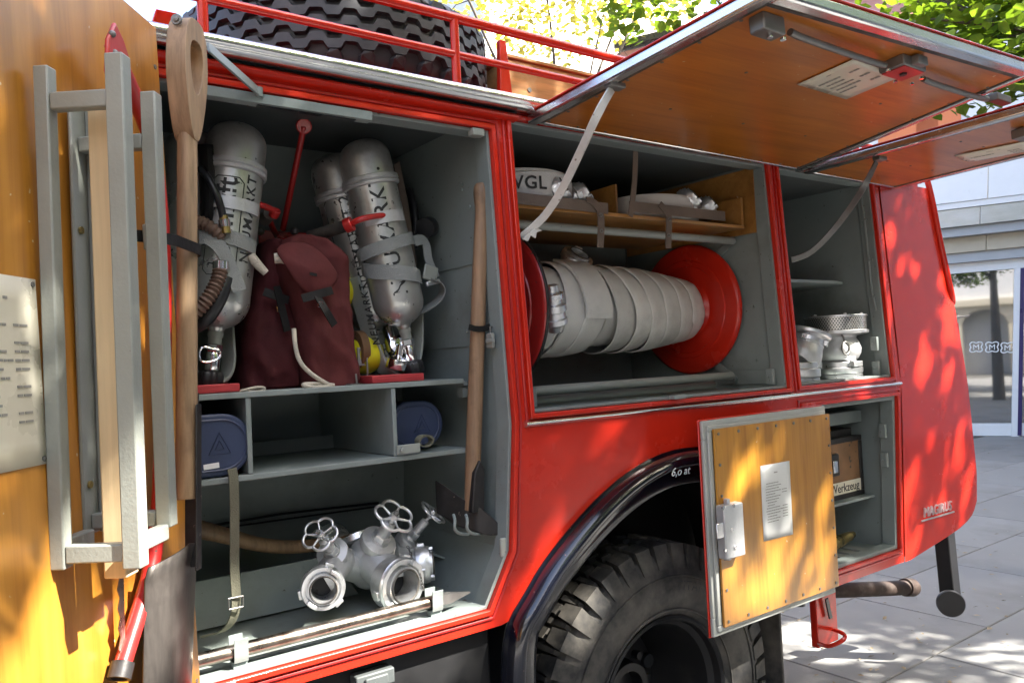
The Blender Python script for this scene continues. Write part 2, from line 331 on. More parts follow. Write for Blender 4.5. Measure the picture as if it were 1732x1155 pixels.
    def build(s, name, material, parent=None, bevel=0., smooth=38, kind=None, recalc=True, seg=2, solid=0., sub=0):
        me = bpy.data.meshes.new(name)
        if parent is None:
            xs = [p.x for p in s.v]; ys = [p.y for p in s.v]; zs = [p.z for p in s.v]
            o0 = V(((min(xs)+max(xs))/2, (min(ys)+max(ys))/2, min(zs)))
        else: o0 = ORG[parent.name]
        me.from_pydata([tuple(p-o0) for p in s.v], [], s.f)
        if recalc:
            bm = bmesh.new(); bm.from_mesh(me); bmesh.ops.recalc_face_normals(bm, faces=bm.faces); bm.to_mesh(me); bm.free()
        me.materials.append(MATS[material])
        if smooth:
            for p in me.polygons: p.use_smooth = True
            me.set_sharp_from_angle(angle=R(smooth))
        ob = bpy.data.objects.new(name, me); COL.objects.link(ob); ORG[ob.name] = o0
        if parent is None: ob.location = o0
        else: ob.parent = parent
        if solid:
            md = ob.modifiers.new('solid', 'SOLIDIFY'); md.thickness = solid; md.offset = 0
        if sub:
            md = ob.modifiers.new('sub', 'SUBSURF'); md.levels = sub; md.render_levels = sub
        if bevel:
            md = ob.modifiers.new('bevel', 'BEVEL'); md.width = bevel; md.segments = seg; md.limit_method = 'ANGLE'; md.angle_limit = R(40); md.harden_normals = False
        if kind: ob['kind'] = kind
        return ob
def tag(o, label, cat, group=None):
    o['label'] = label; o['category'] = cat
    if group: o['group'] = group
    return o
def thing(name, loc, label, cat, group=None):
    o = bpy.data.objects.new(name, None); COL.objects.link(o); o.location = V(loc); o.empty_display_size = .1; ORG[o.name] = V(loc)
    return tag(o, label, cat, group)

def text_geo(txt, size, extrude=.0004, spacing=1.0, bold=.0):
    """flat glyph geometry in its own (u, v) plane, centred on u, baseline v = 0"""
    c = bpy.data.curves.new('t', 'FONT'); c.body = txt; c.size = size; c.extrude = extrude; c.space_character = spacing; c.align_x = 'CENTER'; c.resolution_u = 3; c.offset = bold*size
    o = bpy.data.objects.new('t', c); COL.objects.link(o)
    dg = bpy.context.evaluated_depsgraph_get(); me = o.evaluated_get(dg).to_mesh()
    vs = [v.co.copy() for v in me.vertices]; fs = [tuple(p.vertices) for p in me.polygons]
    o.evaluated_get(dg).to_mesh_clear(); bpy.data.objects.remove(o); bpy.data.curves.remove(c)
    return vs, fs
def text_flat(mb, txt, size, o, u, v, extrude=.0005, spacing=1.0, shear=0):
    vs, fs = text_geo(txt, size, extrude, spacing); o, u, v = V(o), V(u).normalized(), V(v).normalized(); n_ = u.cross(v)
    return mb.add([o+u*(p.x+shear*p.y)+v*p.y+n_*p.z for p in vs], fs)
def marks(mb, o, u, v, wd, ht, rows, seed=1, tall=.35, cols=None):
    """unreadably small printed lines: little bars for words"""
    r = random.Random(seed); o, u, v = V(o), V(u).normalized(), V(v).normalized(); nn = u.cross(v)*.0007
    for i in range(rows):
        y = ht*(i+.5)/rows; x = r.random()*wd*.08; end = wd*(.35+.3*r.random())
        segs = []
        while x < end:
            L = wd*(.03+.07*r.random()); segs.append((x, L)); x += L+wd*.018
        if r.random() < .75: segs += [(wd*.74, wd*.08), (wd*.84, wd*.12)]
        h = ht/rows*tall
        for x, L in segs:
            a = o+u*x-v*y; mb.hexa([a, a+u*L, a+u*L+nn, a+nn, a+v*h, a+u*L+v*h, a+u*L+v*h+nn, a+v*h+nn])

def poly_off(poly, d):   # offset a closed (x, z) outline outward by d (counter-clockwise)
    N = len(poly); A = sum(poly[i][0]*poly[(i+1) % N][1]-poly[(i+1) % N][0]*poly[i][1] for i in range(N)); sg = 1 if A > 0 else -1
    out = []
    for i in range(N):
        p0, p1, p2 = V(poly[i-1]), V(poly[i]), V(poly[(i+1) % N])
        e1 = (p1-p0).normalized(); e2 = (p2-p1).normalized(); n1 = V((e1.y, -e1.x))*sg; n2 = V((e2.y, -e2.x))*sg
        b_ = (n1+n2); b_ = b_/max(.3, b_.dot(n1)); out.append((p1.x+b_.x*d, p1.y+b_.y*d))
    return out
def skin(outer, holes, y0, y1):
    """sheet in the body side with holes; (x, z) outlines, y measured from the leaning side"""
    mb = MB(); loops = [[V((p[0], p[1], 0)) for p in lp] for lp in [outer]+holes]
    tris = geometry.tessellate_polygon(loops); flat = [p for lp in loops for p in lp]; N = len(flat)
    vs = [(p.x, ysd(p.y)+y0, p.y) for p in flat]+[(p.x, ysd(p.y)+y1, p.y) for p in flat]
    fs = [tuple(t) for t in tris]+[tuple(i+N for i in t[::-1]) for t in tris]
    k = 0
    for lp in loops:
        L = len(lp)
        for i in range(L): fs.append((k+i, k+(i+1) % L, N+k+(i+1) % L, N+k+i))
        k += L
    return mb.add(vs, fs)
def ring(poly, a, b_, y0, y1, mb=None):
    mb = mb or MB(); A, B = poly_off(poly, a), poly_off(poly, b_); N = len(poly)
    vs = []
    for lp, y in ((A, y0), (B, y0), (B, y1), (A, y1)): vs += [(p[0], ysd(p[1])+y, p[1]) for p in lp]
    fs = []
    for i in range(N):
        j = (i+1) % N
        for k in range(4): fs.append((k*N+i, k*N+j, ((k+1) % 4)*N+j, ((k+1) % 4)*N+i))
    return mb.add(vs, fs)

# ================================================================== THE SETTING
GZ = -.13                         # street level, from the tyre's centre and size
gm = MB().box(-60, 60, -60, 60, GZ-.30, GZ-.016).build('ground', 'slab_joint'); gm['kind'] = 'structure'; gm['label'] = 'grey jointing ground under the paving slabs'
pv = MB().box(-9.6, 14.4, -8.0, 8.0, GZ-.014, GZ-.008).build('pavement', 'slab_joint'); pv['kind'] = 'structure'
SL = (1.20, .80)
def slab_mesh():
    a, b_ = SL[0]/2-.004, SL[1]/2-.004; e = .004
    mb = MB(); mb.add([(-a, -b_, 0), (a, -b_, 0), (a, b_, 0), (-a, b_, 0), (-a, -b_, .026-e), (a, -b_, .026-e), (a, b_, .026-e), (-a, b_, .026-e),
                       (-a+e, -b_+e, .026), (a-e, -b_+e, .026), (a-e, b_-e, .026), (-a+e, b_-e, .026)],
                      [(0, 1, 5, 4), (1, 2, 6, 5), (2, 3, 7, 6), (3, 0, 4, 7), (4, 5, 9, 8), (5, 6, 10, 9), (6, 7, 11, 10), (7, 4, 8, 11), (8, 9, 10, 11)])
    me = bpy.data.meshes.new('paving_slab'); me.from_pydata([tuple(v) for v in mb.v], [], mb.f); me.materials.append(MATS['slab']); return me
sm = slab_mesh()
for i in range(17):
    for j in range(17):
        x = -6.0+i*SL[0]+(.6 if j % 2 else 0); y = -6.4+j*SL[1]
        o = bpy.data.objects.new('paving_slab', sm); COL.objects.link(o); o.parent = pv
        o.location = V((x, y, GZ-.025+rnd.uniform(-.0012, .0012)))-ORG['pavement']; o.rotation_euler = (rnd.uniform(-.001, .001), rnd.uniform(-.001, .001), 0)
lt = MB()
for i in range(520):
    x = rnd.uniform(2.6, 12.5); y = rnd.uniform(-3, 5.5)
    if rnd.random() < .6: x = 3.2+abs(rnd.gauss(0, 2.2)); y = rnd.gauss(.7, 1.4)
    a = rnd.uniform(0, TAU); s = rnd.uniform(.008, .026); u = V((math.cos(a), math.sin(a), rnd.uniform(-.25, .25)))*s; v = V((-math.sin(a), math.cos(a), rnd.uniform(-.3, .3)))*s*.45
    p = V((x, y, GZ+.008+rnd.random()*.006)); lt.add([p-u, p-v+V((0, 0, .003)), p+u, p+v], [(0, 1, 2, 3)])
ob = lt.build('leaf_litter', 'litter', kind='stuff', smooth=0, recalc=False); tag(ob, 'small dry leaves scattered on the grey paving slabs', 'leaves')

# ================================================================== THE FIRE ENGINE
TR = thing('fire_truck', (1.9, 1.1, GZ), 'old red fire engine with its equipment lockers open', 'fire truck')
def part(mb, name, m, parent=None, **k): return mb.build(name, m, parent or TR, **k)
OA = [(.398, .857), (1.165, .857), (1.243, 1.0), (1.262, 1.333), (1.262, 2.137), (.398, 2.137)]
OB = [(1.325, 1.354), (2.49, 1.354), (2.49, 2.176), (1.325, 2.176)]
OC = [(2.55, 1.358), (3.20, 1.358), (3.20, 2.176), (2.55, 2.176)]
OD = [(2.56, .648), (3.222, .648), (3.222, 1.287), (2.56, 1.287)]
rear_px = [(1567, 300), (1580, 355), (1592, 410), (1612, 505), (1629, 600), (1644, 720), (1652, 800), (1652, 846), (1646, 868), (1634, 884), (1618, 897)]
rear = [PS(*p) for p in rear_px]; rear = [(p.x, p.z) for p in rear]
rear[0] = (rear[0][0], 2.19)
up_r = [p for p in rear if p[1] > 1.36]; lo_r = [p for p in rear if p[1] < 1.30]
xm = up_r[-1][0]+(lo_r[0][0]-up_r[-1][0])*(up_r[-1][1]-1.333)/(up_r[-1][1]-lo_r[0][1])
arch = [(1.229, .815), (1.281, .868), (1.344, .941), (1.446, 1.021), (1.563, 1.098), (1.688, 1.156), (1.82, 1.191), (1.93, 1.197), (2.06, 1.188), (2.20, 1.15), (2.32, 1.08), (2.41, .98), (2.47, .86), (2.50, .72), (2.505, .59)]
def smooth_poly(p, it=2):
    for _ in range(it):
        q = [p[0]]
        for a, b_ in zip(p[:-1], p[1:]): q += [(a[0]*.75+b_[0]*.25, a[1]*.75+b_[1]*.25), (a[0]*.25+b_[0]*.75, a[1]*.25+b_[1]*.75)]
        p = q+[p[-1]]
    return p
arch_s = smooth_poly(arch, 1)
XR = 3.262
upper = [(.35, 2.191), (.35, 1.333), (.395, 1.333), (.395, 2.14), (1.265, 2.14), (1.265, 1.333), (XR, 1.333), (XR, 2.191)]
part(skin(upper, [OB, OC], 0, .012), 'upper_side_panel', 'red_paint', smooth=20)
rb = PS(1540, 951)
lower = [(1.265, 1.333), (1.246, 1.0), (1.168, .853), (.395, .853), (.395, 1.333), (.35, 1.333), (.35, .810), (1.205, .810)]+arch_s+[(XR, .590), (XR, 1.333)]
part(skin(lower, [OD], 0, .012), 'lower_side_panel', 'red_paint', smooth=20)
# rear quarter panel: one smoothly curved sheet from the lockers to the tail
def ysm(z): t = z-1.333; return .005*t+.048*math.sqrt(t*t+.0064)-.0042
edge = [(XR+.001, .590)]
prof_r = [(rb.x, .590)]+rear[::-1]
prof_r = smooth_poly(prof_r[:4], 1)+prof_r[4:] if False else prof_r
def xr_at(z):
    for (xa, za), (xb, zb) in zip(prof_r[:-1], prof_r[1:]):
        if za <= z <= zb: return xa+(xb-xa)*(z-za)/max(1e-6, zb-za)
    return prof_r[-1][0]
zs_ = [.590, .60, .615, .63, .65, .67, .69, .71, .73, .75, .77, .79]+[.82+.0685*i for i in range(21)]
rq = MB()
def rqf(u, v):
    z = zs_[min(int(v*(len(zs_)-1)+.5), len(zs_)-1)]; xb = max(xr_at(z), XR+.002); t = u/.86 if u <= .86 else 1
    y = ysm(z); x = XR+.001+(xb-XR-.001)*t
    if u > .86: y += .020*(u-.86)/.14*1.0; 
    if u > .72 and u <= .86: y += .0
    return V((x, y, z))
rq.grid(rqf, 26, len(zs_)); part(rq, 'rear_quarter_panel', 'red_paint', smooth=50)
# rounded rear end of the body behind the side skin
rp = [(3.275, 2.188)]+[(x-.012, z) for x, z in rear]+[(rb.x-.02, .602), (3.275, .602)]
mb = MB(); mb.add([(x, ysm(z)+.019, z) for x, z in rp]+[(x, 2.3, z) for x, z in rp], [tuple(range(len(rp))), tuple(range(len(rp), 2*len(rp)))]+[(i, (i+1) % len(rp), len(rp)+(i+1) % len(rp), len(rp)+i) for i in range(len(rp))])
part(mb, 'rear_body', 'red_paint', smooth=25)
part(MB().box(.43, 3.27, .80, 2.3, .86, 2.185), 'inner_body', 'red_worn')
part(MB().box(.0, 3.62, .055, 2.3, 2.192, 2.214), 'roof', 'red_worn', bevel=.004)
part(MB().box(.20, 1.20, .07, 2.2, .46, .806), 'chassis_box', 'black_under', bevel=.01)
part(MB().box(2.50, 3.2, .5, 2.2, .45, .60), 'chassis_frame', 'black_under')
part(MB().box(1.30, 2.50, .42, .47, .5, 1.33), 'wheel_housing', 'black_under')
part(MB().box(1.30, 2.50, .03, .42, 1.30, 1.332), 'wheel_housing_top', 'black_under')
# cab ahead of the open locker door (mostly behind it)
mb = skin([(-1.35, .70), (.345, .70), (.345, 2.19), (-1.35, 2.19)], [[(-1.05, 1.40), (.12, 1.40), (.12, 1.98), (-1.05, 1.98)]], 0, .012); part(mb, 'cab_side_panel', 'red_paint', smooth=20)
cw = ring([(-1.05, 1.40), (.12, 1.40), (.12, 1.98), (-1.05, 1.98)], -.03, .02, -.006, .03); cwo = part(cw, 'cab_window', 'rubber')
part(MB().box(-1.04, .11, .015, .02, 1.41, 1.97), 'pane', 'shop_glass', cwo)
part(MB().box(-1.35, .40, .05, 2.3, .5, .70), 'cab_floor', 'black_under'); part(MB().box(-1.35, .0, .055, 2.3, 2.192, 2.212), 'cab_roof', 'red_worn')
part(MB().box(-1.33, .33, 1.2, 2.28, .72, 2.18), 'cab_interior', 'black_under'); part(MB().box(-1.34, -1.30, .03, 1.19, .72, 2.185), 'cab_front_wall', 'black_under')
part(MB().box(-.30, -.14, -.035, -.005, 1.22, 1.245), 'cab_door_handle', 'chrome', bevel=.005)

# gutter rail, ridges above the lockers, chrome strip at waist height
def xrail(prof, x0, x1, name, m, **k):   # profile (y, z)
    return part(MB().prism([(x0, y, z) for y, z in prof], (x1-x0, 0, 0)), name, m, **k)
g = [(.048, 2.199)]
for i in range(13): t = -PI/2+PI*i/12; g.append((.030-.034*math.cos(t), 2.219+.020*math.sin(t)))
g += [(.06, 2.239), (.06, 2.199)]
xrail(g, .25, 3.55, 'gutter_rail', 'alu_strip', smooth=50)
xrail([(.036, 2.193), (.006, 2.193), (-.002, 2.198), (-.004, 2.203), (.0, 2.207), (.036, 2.207)], .25, 3.55, 'gutter_lip', 'alu_strip')
xrail([(.05, 2.166), (.022, 2.168), (.016, 2.175), (.022, 2.184), (.05, 2.186)], .36, 1.345, 'ridge', 'red_paint', smooth=60)
xrail([(.05, 2.187), (.028, 2.188), (.030, 2.191), (.05, 2.1915)], .36, 1.345, 'sealing_strip', 'black_plastic')
g = [(.004, 1.321)]+[(-.012*math.sin(PI*i/10)-.001, 1.321+.020*i/10) for i in range(11)]+[(.004, 1.341)]
xrail(g, 1.298, 3.252, 'chrome_strip', 'alu_strip', smooth=60)

# door frames: raised red lips and grey jambs
for P_, nm in ((OA, 'a'), (OB, 'b'), (OC, 'c'), (OD, 'd')):
    part(ring(P_, -.003, .011, -.012, .010), 'locker_frame', 'red_paint', bevel=.003)
    part(ring(P_, .017, .024, -.006, .006), 'locker_frame_ridge', 'red_worn', bevel=.002)
    jw = .020 if nm == 'd' else .013
    part(ring(P_, -jw, -.0035, .004, .06), 'locker_jamb', 'grey_paint', bevel=.002)

def lining(P_, depth, name, m, flo='grey_floor', back=True):
    """walls, ceiling, floor and back of one locker as thin plates round its outline"""
    N = len(P_); Q = poly_off(P_, -.004)
    for i in range(N):
        a, b_ = Q[i], Q[(i+1) % N]; e = V((b_[0]-a[0], b_[1]-a[1])); nn = V((e.y, -e.x)).normalized()*.006
        ya, yb = ysd(a[1])+.060, ysd(b_[1])+.060
        mb = MB().hexa([(a[0], ya, a[1]), (b_[0], yb, b_[1]), (b_[0]+nn.x, yb, b_[1]+nn.y), (a[0]+nn.x, ya, a[1]+nn.y), (a[0], depth, a[1]), (b_[0], depth, b_[1]), (b_[0]+nn.x, depth, b_[1]+nn.y), (a[0]+nn.x, depth, a[1]+nn.y)])
        floor = abs(e.y) < .01 and e.x > 0
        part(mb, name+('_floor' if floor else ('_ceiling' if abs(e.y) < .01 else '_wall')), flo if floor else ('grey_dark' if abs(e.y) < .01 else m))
    part(MB().prism([(p[0], depth+.001, p[1]) for p in poly_off(P_, .002)], (0, .006, 0)), name+'_back', m)
OA2 = [(.385, .863), (1.17, .863), (1.246, 1.0), (1.262, 1.333), (1.262, 2.205-.02), (.385, 2.205-.02)]
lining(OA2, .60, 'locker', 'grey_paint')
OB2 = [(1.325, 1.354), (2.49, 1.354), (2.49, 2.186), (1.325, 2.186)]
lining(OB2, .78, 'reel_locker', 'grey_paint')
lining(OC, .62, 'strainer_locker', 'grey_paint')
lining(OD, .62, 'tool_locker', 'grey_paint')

# ---- front locker: shelves, partitions, low plate, fittings
sh = part(MB().box(.395, 1.188, .12, .596, 1.447, 1.4605), 'shelf', 'grey_paint', bevel=.002)
part(MB().box(.395, 1.19, .12, .596, 1.258, 1.2715), 'shelf', 'grey_paint', bevel=.002)
for x in (.598, .972): part(MB().box(x-.006, x+.006, .122, .594, 1.2725, 1.446), 'partition', 'grey_paint', bevel=.0015)
part(MB().box(.61, .966, .50, .508, 1.2725, 1.31), 'shelf_lip', 'grey_paint')
part(MB().box(1.192, 1.25, .13, .59, 1.440, 1.452), 'shelf_rail', 'grey_paint')
part(MB().box(1.195, 1.25, .14, .17, 1.408, 1.436), 'shelf_bracket', 'grey_paint')
part(MB().hexa([(.45, .36, .875), (.96, .36, .875), (.96, .366, .875), (.45, .366, .875), (.45, .40, .985), (.90, .40, .985), (.90, .406, .985), (.45, .406, .985)]), 'floor_plate', 'grey_paint')
mb = MB(); p0 = PY(667, 770, .117); u = V((1, 0, 0)); mb.box(p0.x+.006, p0.x+.075, .112, .117, 1.276, 1.300); mb.cyl((p0.x+.018, .104, 1.288), (p0.x+.018, .112, 1.288), .006, n=10)
part(mb, 'shelf_catch', 'pale_grey', bevel=.002)
# ledge on the wheel-arch side and the bolts of the right wall
part(MB().obox(PY(760, 945, .32), V((.85, -.25, -.42)).normalized(), V((.2, .97, 0)).normalized(), V((.42, 0, .85)).normalized(), .14, .06, .006), 'wall_plate', 'grey_paint')
for (px, py) in ((782, 312), (782, 321), (795, 350), (790, 560)):
    p = PX(px, py, 1.2505); part(MB().cyl(p, p-V((.005, 0, 0)), .005, n=8), 'bolt', 'grey_paint')
p = PS(852, 575, .02); part(MB().box(1.228, 1.238, .035, .062, p.z-.02, p.z+.02).box(1.222, 1.2278, .02, .058, p.z-.006, p.z+.004), 'latch_plate', 'pale_grey', bevel=.002)
part(MB().box(1.215, 1.241, .02, .03, .985, 1.035), 'stop_plate', 'pale_grey', bevel=.004)
p = PS(800, 198, .02); part(MB().box(p.x-.025, p.x+.012, .030, .055, 2.110, 2.130), 'hinge_plate', 'pale_grey', bevel=.002)
for (x, z) in ((.52, 2.02), (1.0, 2.05), (1.12, 1.62), (.50, 1.18), (.86, 1.19), (1.14, 1.16), (.62, .93)): part(MB().cyl((x, .6005, z), (x, .596, z), .006, n=8), 'bolt', 'grey_paint')
for z in (1.10, 1.55, 1.78): part(MB().box(1.2535, 1.2575, .10, .58, z, z+.004), 'weld_seam', 'grey_paint')
part(MB().box(.70, .712, .594, .6, 1.475, 2.17), 'wall_stiffener', 'grey_paint', bevel=.002)
# hold-open stay of the big door and its slotted rail
mb = MB().box(.47, .90, .035, .06, 2.106, 2.113).box(.47, .90, .030, .0345, 2.106, 2.128); part(mb, 'stay_rail', 'grey_paint', bevel=.001)
part(MB().box(.62, .86, .040, .052, 2.1035, 2.1055), 'stay_slot', 'dark_void')
a, b_ = PY(438, 156, .03), PY(352, 80, -.07); mb = MB().bar(a, b_, (0, .3, 1), .024, .005).cyl(a-V((0, 0, .012)), a+V((0, 0, .01)), .009, n=12); part(mb, 'door_stay', 'grey_paint', bevel=.001)

# red cylinder bracket on the back wall
br = MB()
t0, t1 = PY(514, 214, .33), PY(478, 390, .49); br.lathe([(0, -.004), (.020, -.004), (.022, 0), (.020, .004), (0, .004)], t0, (CAM-t0), 24); br.cyl(t0, t1, .0085, n=10)
bl_, brr = PY(438, 396, .50), PY(612, 402, .50); br.box(bl_.x, brr.x, .50, .508, 1.868, 1.905)
for q in (PY(444, 380, .46), PY(500, 380, .46)): pass
brk = part(br, 'cylinder_bracket', 'red_worn', bevel=.002)
def clamp(pts, grip, rings, hook):
    part(MB().tube(pts, .008, 10, smooth=1), 'clamp_arm', 'red_worn', brk)
    if grip: part(MB().cyl(grip[0], grip[1], .017, .016, 16), 'rubber_grip', 'rubber', brk)
    for a_, b2, r_ in rings: part(MB().cyl(a_, b2, r_, n=18), 'clamp_ring', 'red_worn', brk, bevel=.002)
    part(MB().tube(hook, .008, 10, smooth=2), 'clamp_hook', 'red_worn', brk)
clamp([PY(505, 402, .49), PY(470, 402, .40), PY(480, 408, .35)], (PY(525, 400, .36), PY(590, 381, .24)), [(PY(584, 383, .25), PY(596, 378, .235), .020)], [PY(592, 380, .24), PY(606, 372, .21), PY(630, 366, .20), PY(664, 363, .225)])
clamp([PY(470, 402, .46), PY(462, 388, .38), PY(455, 370, .30)], (PY(447, 372, .31), PY(456, 362, .27)), [(PY(462, 366, .27), PY(467, 355, .255), .013)], [PY(467, 358, .262), PY(450, 350, .235), PY(430, 343, .215), PY(410, 339, .215)])
[part(MB().ball(PY(x_, 391, .49), .012), 'thumb_screw', 'steel_strut', brk) for x_ in (440, 498)]
k0 = PY(718, 386, .30); part(MB().lathe([(.0, -.002), (.018, 0), (.028, 0), (.031, .006), (.031, .035), (.027, .042), (0, .042)], k0, V((.75, .55, .25)), 28), 'knob', 'black_plastic', brk)
part(MB().obox(PY(752, 380, .33), (1, 0, 0), (0, 1, 0), (0, 0, 1), .014, .02, .042), 'knob_bracket', 'red_worn', brk, bevel=.002)
part(MB().tube([PY(752, 392, .33), PY(735, 402, .42), PY(700, 405, .50), PY(620, 402, .51)], .009, 8, smooth=1), 'knob_arm', 'red_worn', brk)
# red blocks that the breathing sets stand on
for x0, x1 in ((.46, .588), (.925, 1.078)):
    part(MB().box(x0, x1, .145, .28, 1.4615, 1.481), 'support_block', 'red_wood', bevel=.002)

# canvas strap hanging from the lower shelf
s0 = [PY(392, 792, .110), PY(396, 812, .108), PY(397, 900, .12), PY(396, 960, .13), PY(400, 1010, .14), PY(398, 1042, .15), PY(380, 1068, .18), PY(345, 1075, .24)]
part(MB().strap(s0, (1, .2, 0), .022, .003, 2), 'hanging_strap', 'webbing_olive')
a = PY(398, 1018, .138); part(MB().tube([a+V((-.016, -.004, .012)), a+V((.016, -.004, .012)), a+V((.016, -.004, -.012)), a+V((-.016, -.004, -.012))], .0022, 6, closed=True), 'strap_buckle', 'steel_strut')
part(MB().tube([PY(345, 890, .585), PY(480, 868, .585), PY(640, 850, .585)], .004, 6), 'cable', 'black_plastic')
part(MB().tube([PY(345, 897, .588), PY(500, 875, .588), PY(640, 856, .588)], .003, 6), 'cable', 'black_plastic')

# ---- reel locker: plywood shelf with straps, reel carriage
part(MB().box(1.33, 2.44, .115, .66, 1.945, 1.957), 'hose_shelf', 'ply_shelf', bevel=.001)
part(MB().box(2.425, 2.437, .115, .50, 1.958, 2.06), 'hose_shelf_end', 'ply_shelf')
part(MB().box(1.876, 1.884, .20, .66, 1.958, 2.075), 'hose_shelf_divider', 'ply_shelf')
part(MB().box(2.474, 2.482, .09, .76, 1.93, 2.17), 'wall_board', 'ply_shelf')
def fr(a, b_): return V((a, b_, 0))
part(MB().strap([PY(874, 335, .108), PY(960, 345, .106), PY(1028, 353, .108)], (0, 0, 1), .034, .004), 'hose_strap', 'webbing_brown')
part(MB().strap([PY(1065, 349, .108), PY(1150, 358, .106), PY(1226, 366, .108)], (0, 0, 1), .034, .004), 'hose_strap', 'webbing_brown')
for x0, y0, pts in ((1016, 0, [(992, 338, .104), (1006, 343, .100), (1016, 358, .098), (1017, 385, .10), (1015, 419, .11)]), (1132, 0, [(1116, 345, .104), (1125, 355, .10), (1132, 365, .10), (1131, 392, .10), (1130, 420, .11)])):
    st = part(MB().strap([PY(*p) for p in pts], (1, 0, 0), .026, .0035, 2), 'hose_strap_end', 'webbing_brown')
    for q in pts[2:4]:
        c = PY(q[0], q[1]+6, q[2]-.004); part(MB().lathe([(.0035, 0), (.007, 0), (.007, .002), (.0035, .002)], c, (0, -1, 0), 14, close=True), 'eyelet', 'steel_strut', st)
part(MB().strap([PY(1075, 235, .105), PY(1074, 300, .105), PY(1070, 340, .104), PY(1066, 366, .104)], (1, 0, 0), .021, .0035), 'hose_strap_upright', 'webbing_brown')
cr = MB(); a, b_ = PY(884, 384, .19), PY(1243, 407, .19); a.z = b_.z = 1.913; cr.cyl((a.x-.04, .19, 1.913), (b_.x-.012, .19, 1.913), .0135, n=14)
cr.cyl((1.42, .19, 1.408), (2.415, .19, 1.408), .0145, n=14); cr.cyl((1.46, .23, 1.376), (2.36, .23, 1.376), .013, n=14)
carr = part(cr, 'reel_carriage', 'pale_grey', smooth=50)
part(MB().bar((2.476, .19, 1.92), (2.474, .40, 1.80), (0, .5, .8), .03, .006), 'carriage_arm', 'grey_paint', carr, bevel=.002)
part(MB().bar((2.470, .37, 1.50), (2.468, .215, 1.385), (0, .6, -.8), .034, .008).cyl((2.455, .225, 1.392), (2.475, .225, 1.392), .016, n=14), 'carriage_arm', 'grey_paint', carr, bevel=.002)
part(MB().box(2.4765, 2.4825, .085, .30, 1.372, 1.425), 'carriage_bracket', 'grey_paint', carr, bevel=.002)
part(MB().box(1.42, 1.475, .165, .215, 1.360, 1.420), 'carriage_bracket', 'grey_paint', carr, bevel=.003)
part(MB().bar((1.40, .19, 1.93), (1.40, .35, 1.78), (0, .5, .8), .03, .006), 'carriage_arm', 'grey_paint', carr, bevel=.002)
p = PZ(1145, 676, 1.357); part(MB().box(p.x-.02, p.x+.03, p.y-.01, p.y+.012, 1.359, 1.372), 'floor_catch', 'grey_paint', bevel=.002)
for z in (1.40, 1.46, 1.66):
    part(MB().cyl((2.484, .13, z), (2.478, .13, z), .006, n=8), 'bolt', 'grey_paint')
for P_, zz in ((OB, 1.40), (OC, 1.40), (OD, 1.02), (OD, 1.14), (OC, 1.50)):
    x = P_[1][0]; part(MB().box(x-.052, x-.036, .03, .058, zz-.028, zz+.028).cyl((x-.054, .045, zz), (x-.058, .045, zz), .005, n=8), 'hinge_plate', 'grey_paint', bevel=.002)

# ---- strainer locker fittings
hs = [(2.56, .10), (2.98, .10), (3.09, .13), (3.15, .20), (3.18, .34), (3.185, .60), (2.56, .60)]
part(MB().prism([(x, y, 1.752) for x, y in hs], (0, 0, .012)), 'half_round_shelf', 'grey_paint', bevel=.001)
p = [PX(*q, 3.188) for q in ((1455, 318), (1463, 380), (1470, 445), (1474, 490), (1482, 525))]; part(MB().tube(p, .006, 8, smooth=1), 'cable', 'grey_paint')
for q in ((1461, 372), (1472, 440), (1476, 502)): c = PX(*q, 3.186); part(MB().box(c.x-.006, c.x+.008, c.y-.012, c.y+.012, c.z-.004, c.z+.004), 'cable_clip', 'grey_paint')

# ---- tool locker: shelf, tool box is a thing of its own further down
part(MB().box(2.60, 3.185, .10, .60, .862, .872), 'tool_shelf', 'grey_paint', bevel=.001)
part(MB().box(2.60, 3.19, .14, .20, 1.175, 1.225), 'tool_rail', 'grey_paint', bevel=.003)
for i in range(7): part(MB().box(2.62+.075*i, 2.66+.075*i, .08, .55, .6525, .660), 'floor_slat', 'pale_grey', bevel=.001)

# ---- wheel arch: domed dark-blue fender lip swept along the arch
ap = [V((x, 0, z)) for x, z in smooth_poly([(1.206, .36), (1.205, .55), (1.208, .72)]+arch, 2)]
prof = [(.006, .004), (.006, -.004)]
for i in range(11):
    t = PI*i/10; prof.append((-.002-.024*(1-math.cos(t)), -.046*math.sin(t)**.75-.003-.008*i/10))      # (towards wheel, y)
prof += [(-.056, -.010), (-.104, -.006), (-.108, 0), (-.106, .05), (-.098, .05), (-.098, .006)]
def fend(u, v):
    i = min(int(u*(len(ap)-1)+.5), len(ap)-1); p = ap[i]; t = (ap[min(i+1, len(ap)-1)]-ap[max(i-1, 0)]).normalized(); nrm = V((-t.z, 0, t.x)) 
    k = min(int(v*(len(prof)-1)+.5), len(prof)-1); d, y = prof[k]
    return V((p.x, ysd(p.z)+y, p.z))+nrm*d
fe = part(MB().grid(fend, len(ap), len(prof), cv=True), 'fender', 'navy_paint', smooth=70)
def fender_text():
    mb = MB(); c = PS(1151, 803, -.056); text_flat(mb, '6,o at', .036, c, (1, 0, -.02), (0, -.12, 1), shear=.22); return mb
part(fender_text(), 'lettering', 'lettering_white', fe)
# inner skirt and mud flap
sk = MB(); q = [V((p.x, 0, p.z)) for p in ap]
sk.grid(lambda u, v: (lambda p, t: V((p.x, .05+.36*v, p.z))+V((-t.z, 0, t.x))*(-.075))(ap[min(int(u*(len(ap)-1)+.5), len(ap)-1)], (ap[min(int(u*(len(ap)-1)+.5)+1, len(ap)-1)]-ap[max(int(u*(len(ap)-1)+.5)-1, 0)]).normalized()), len(ap), 3)
part(sk, 'inner_arch', 'black_under')

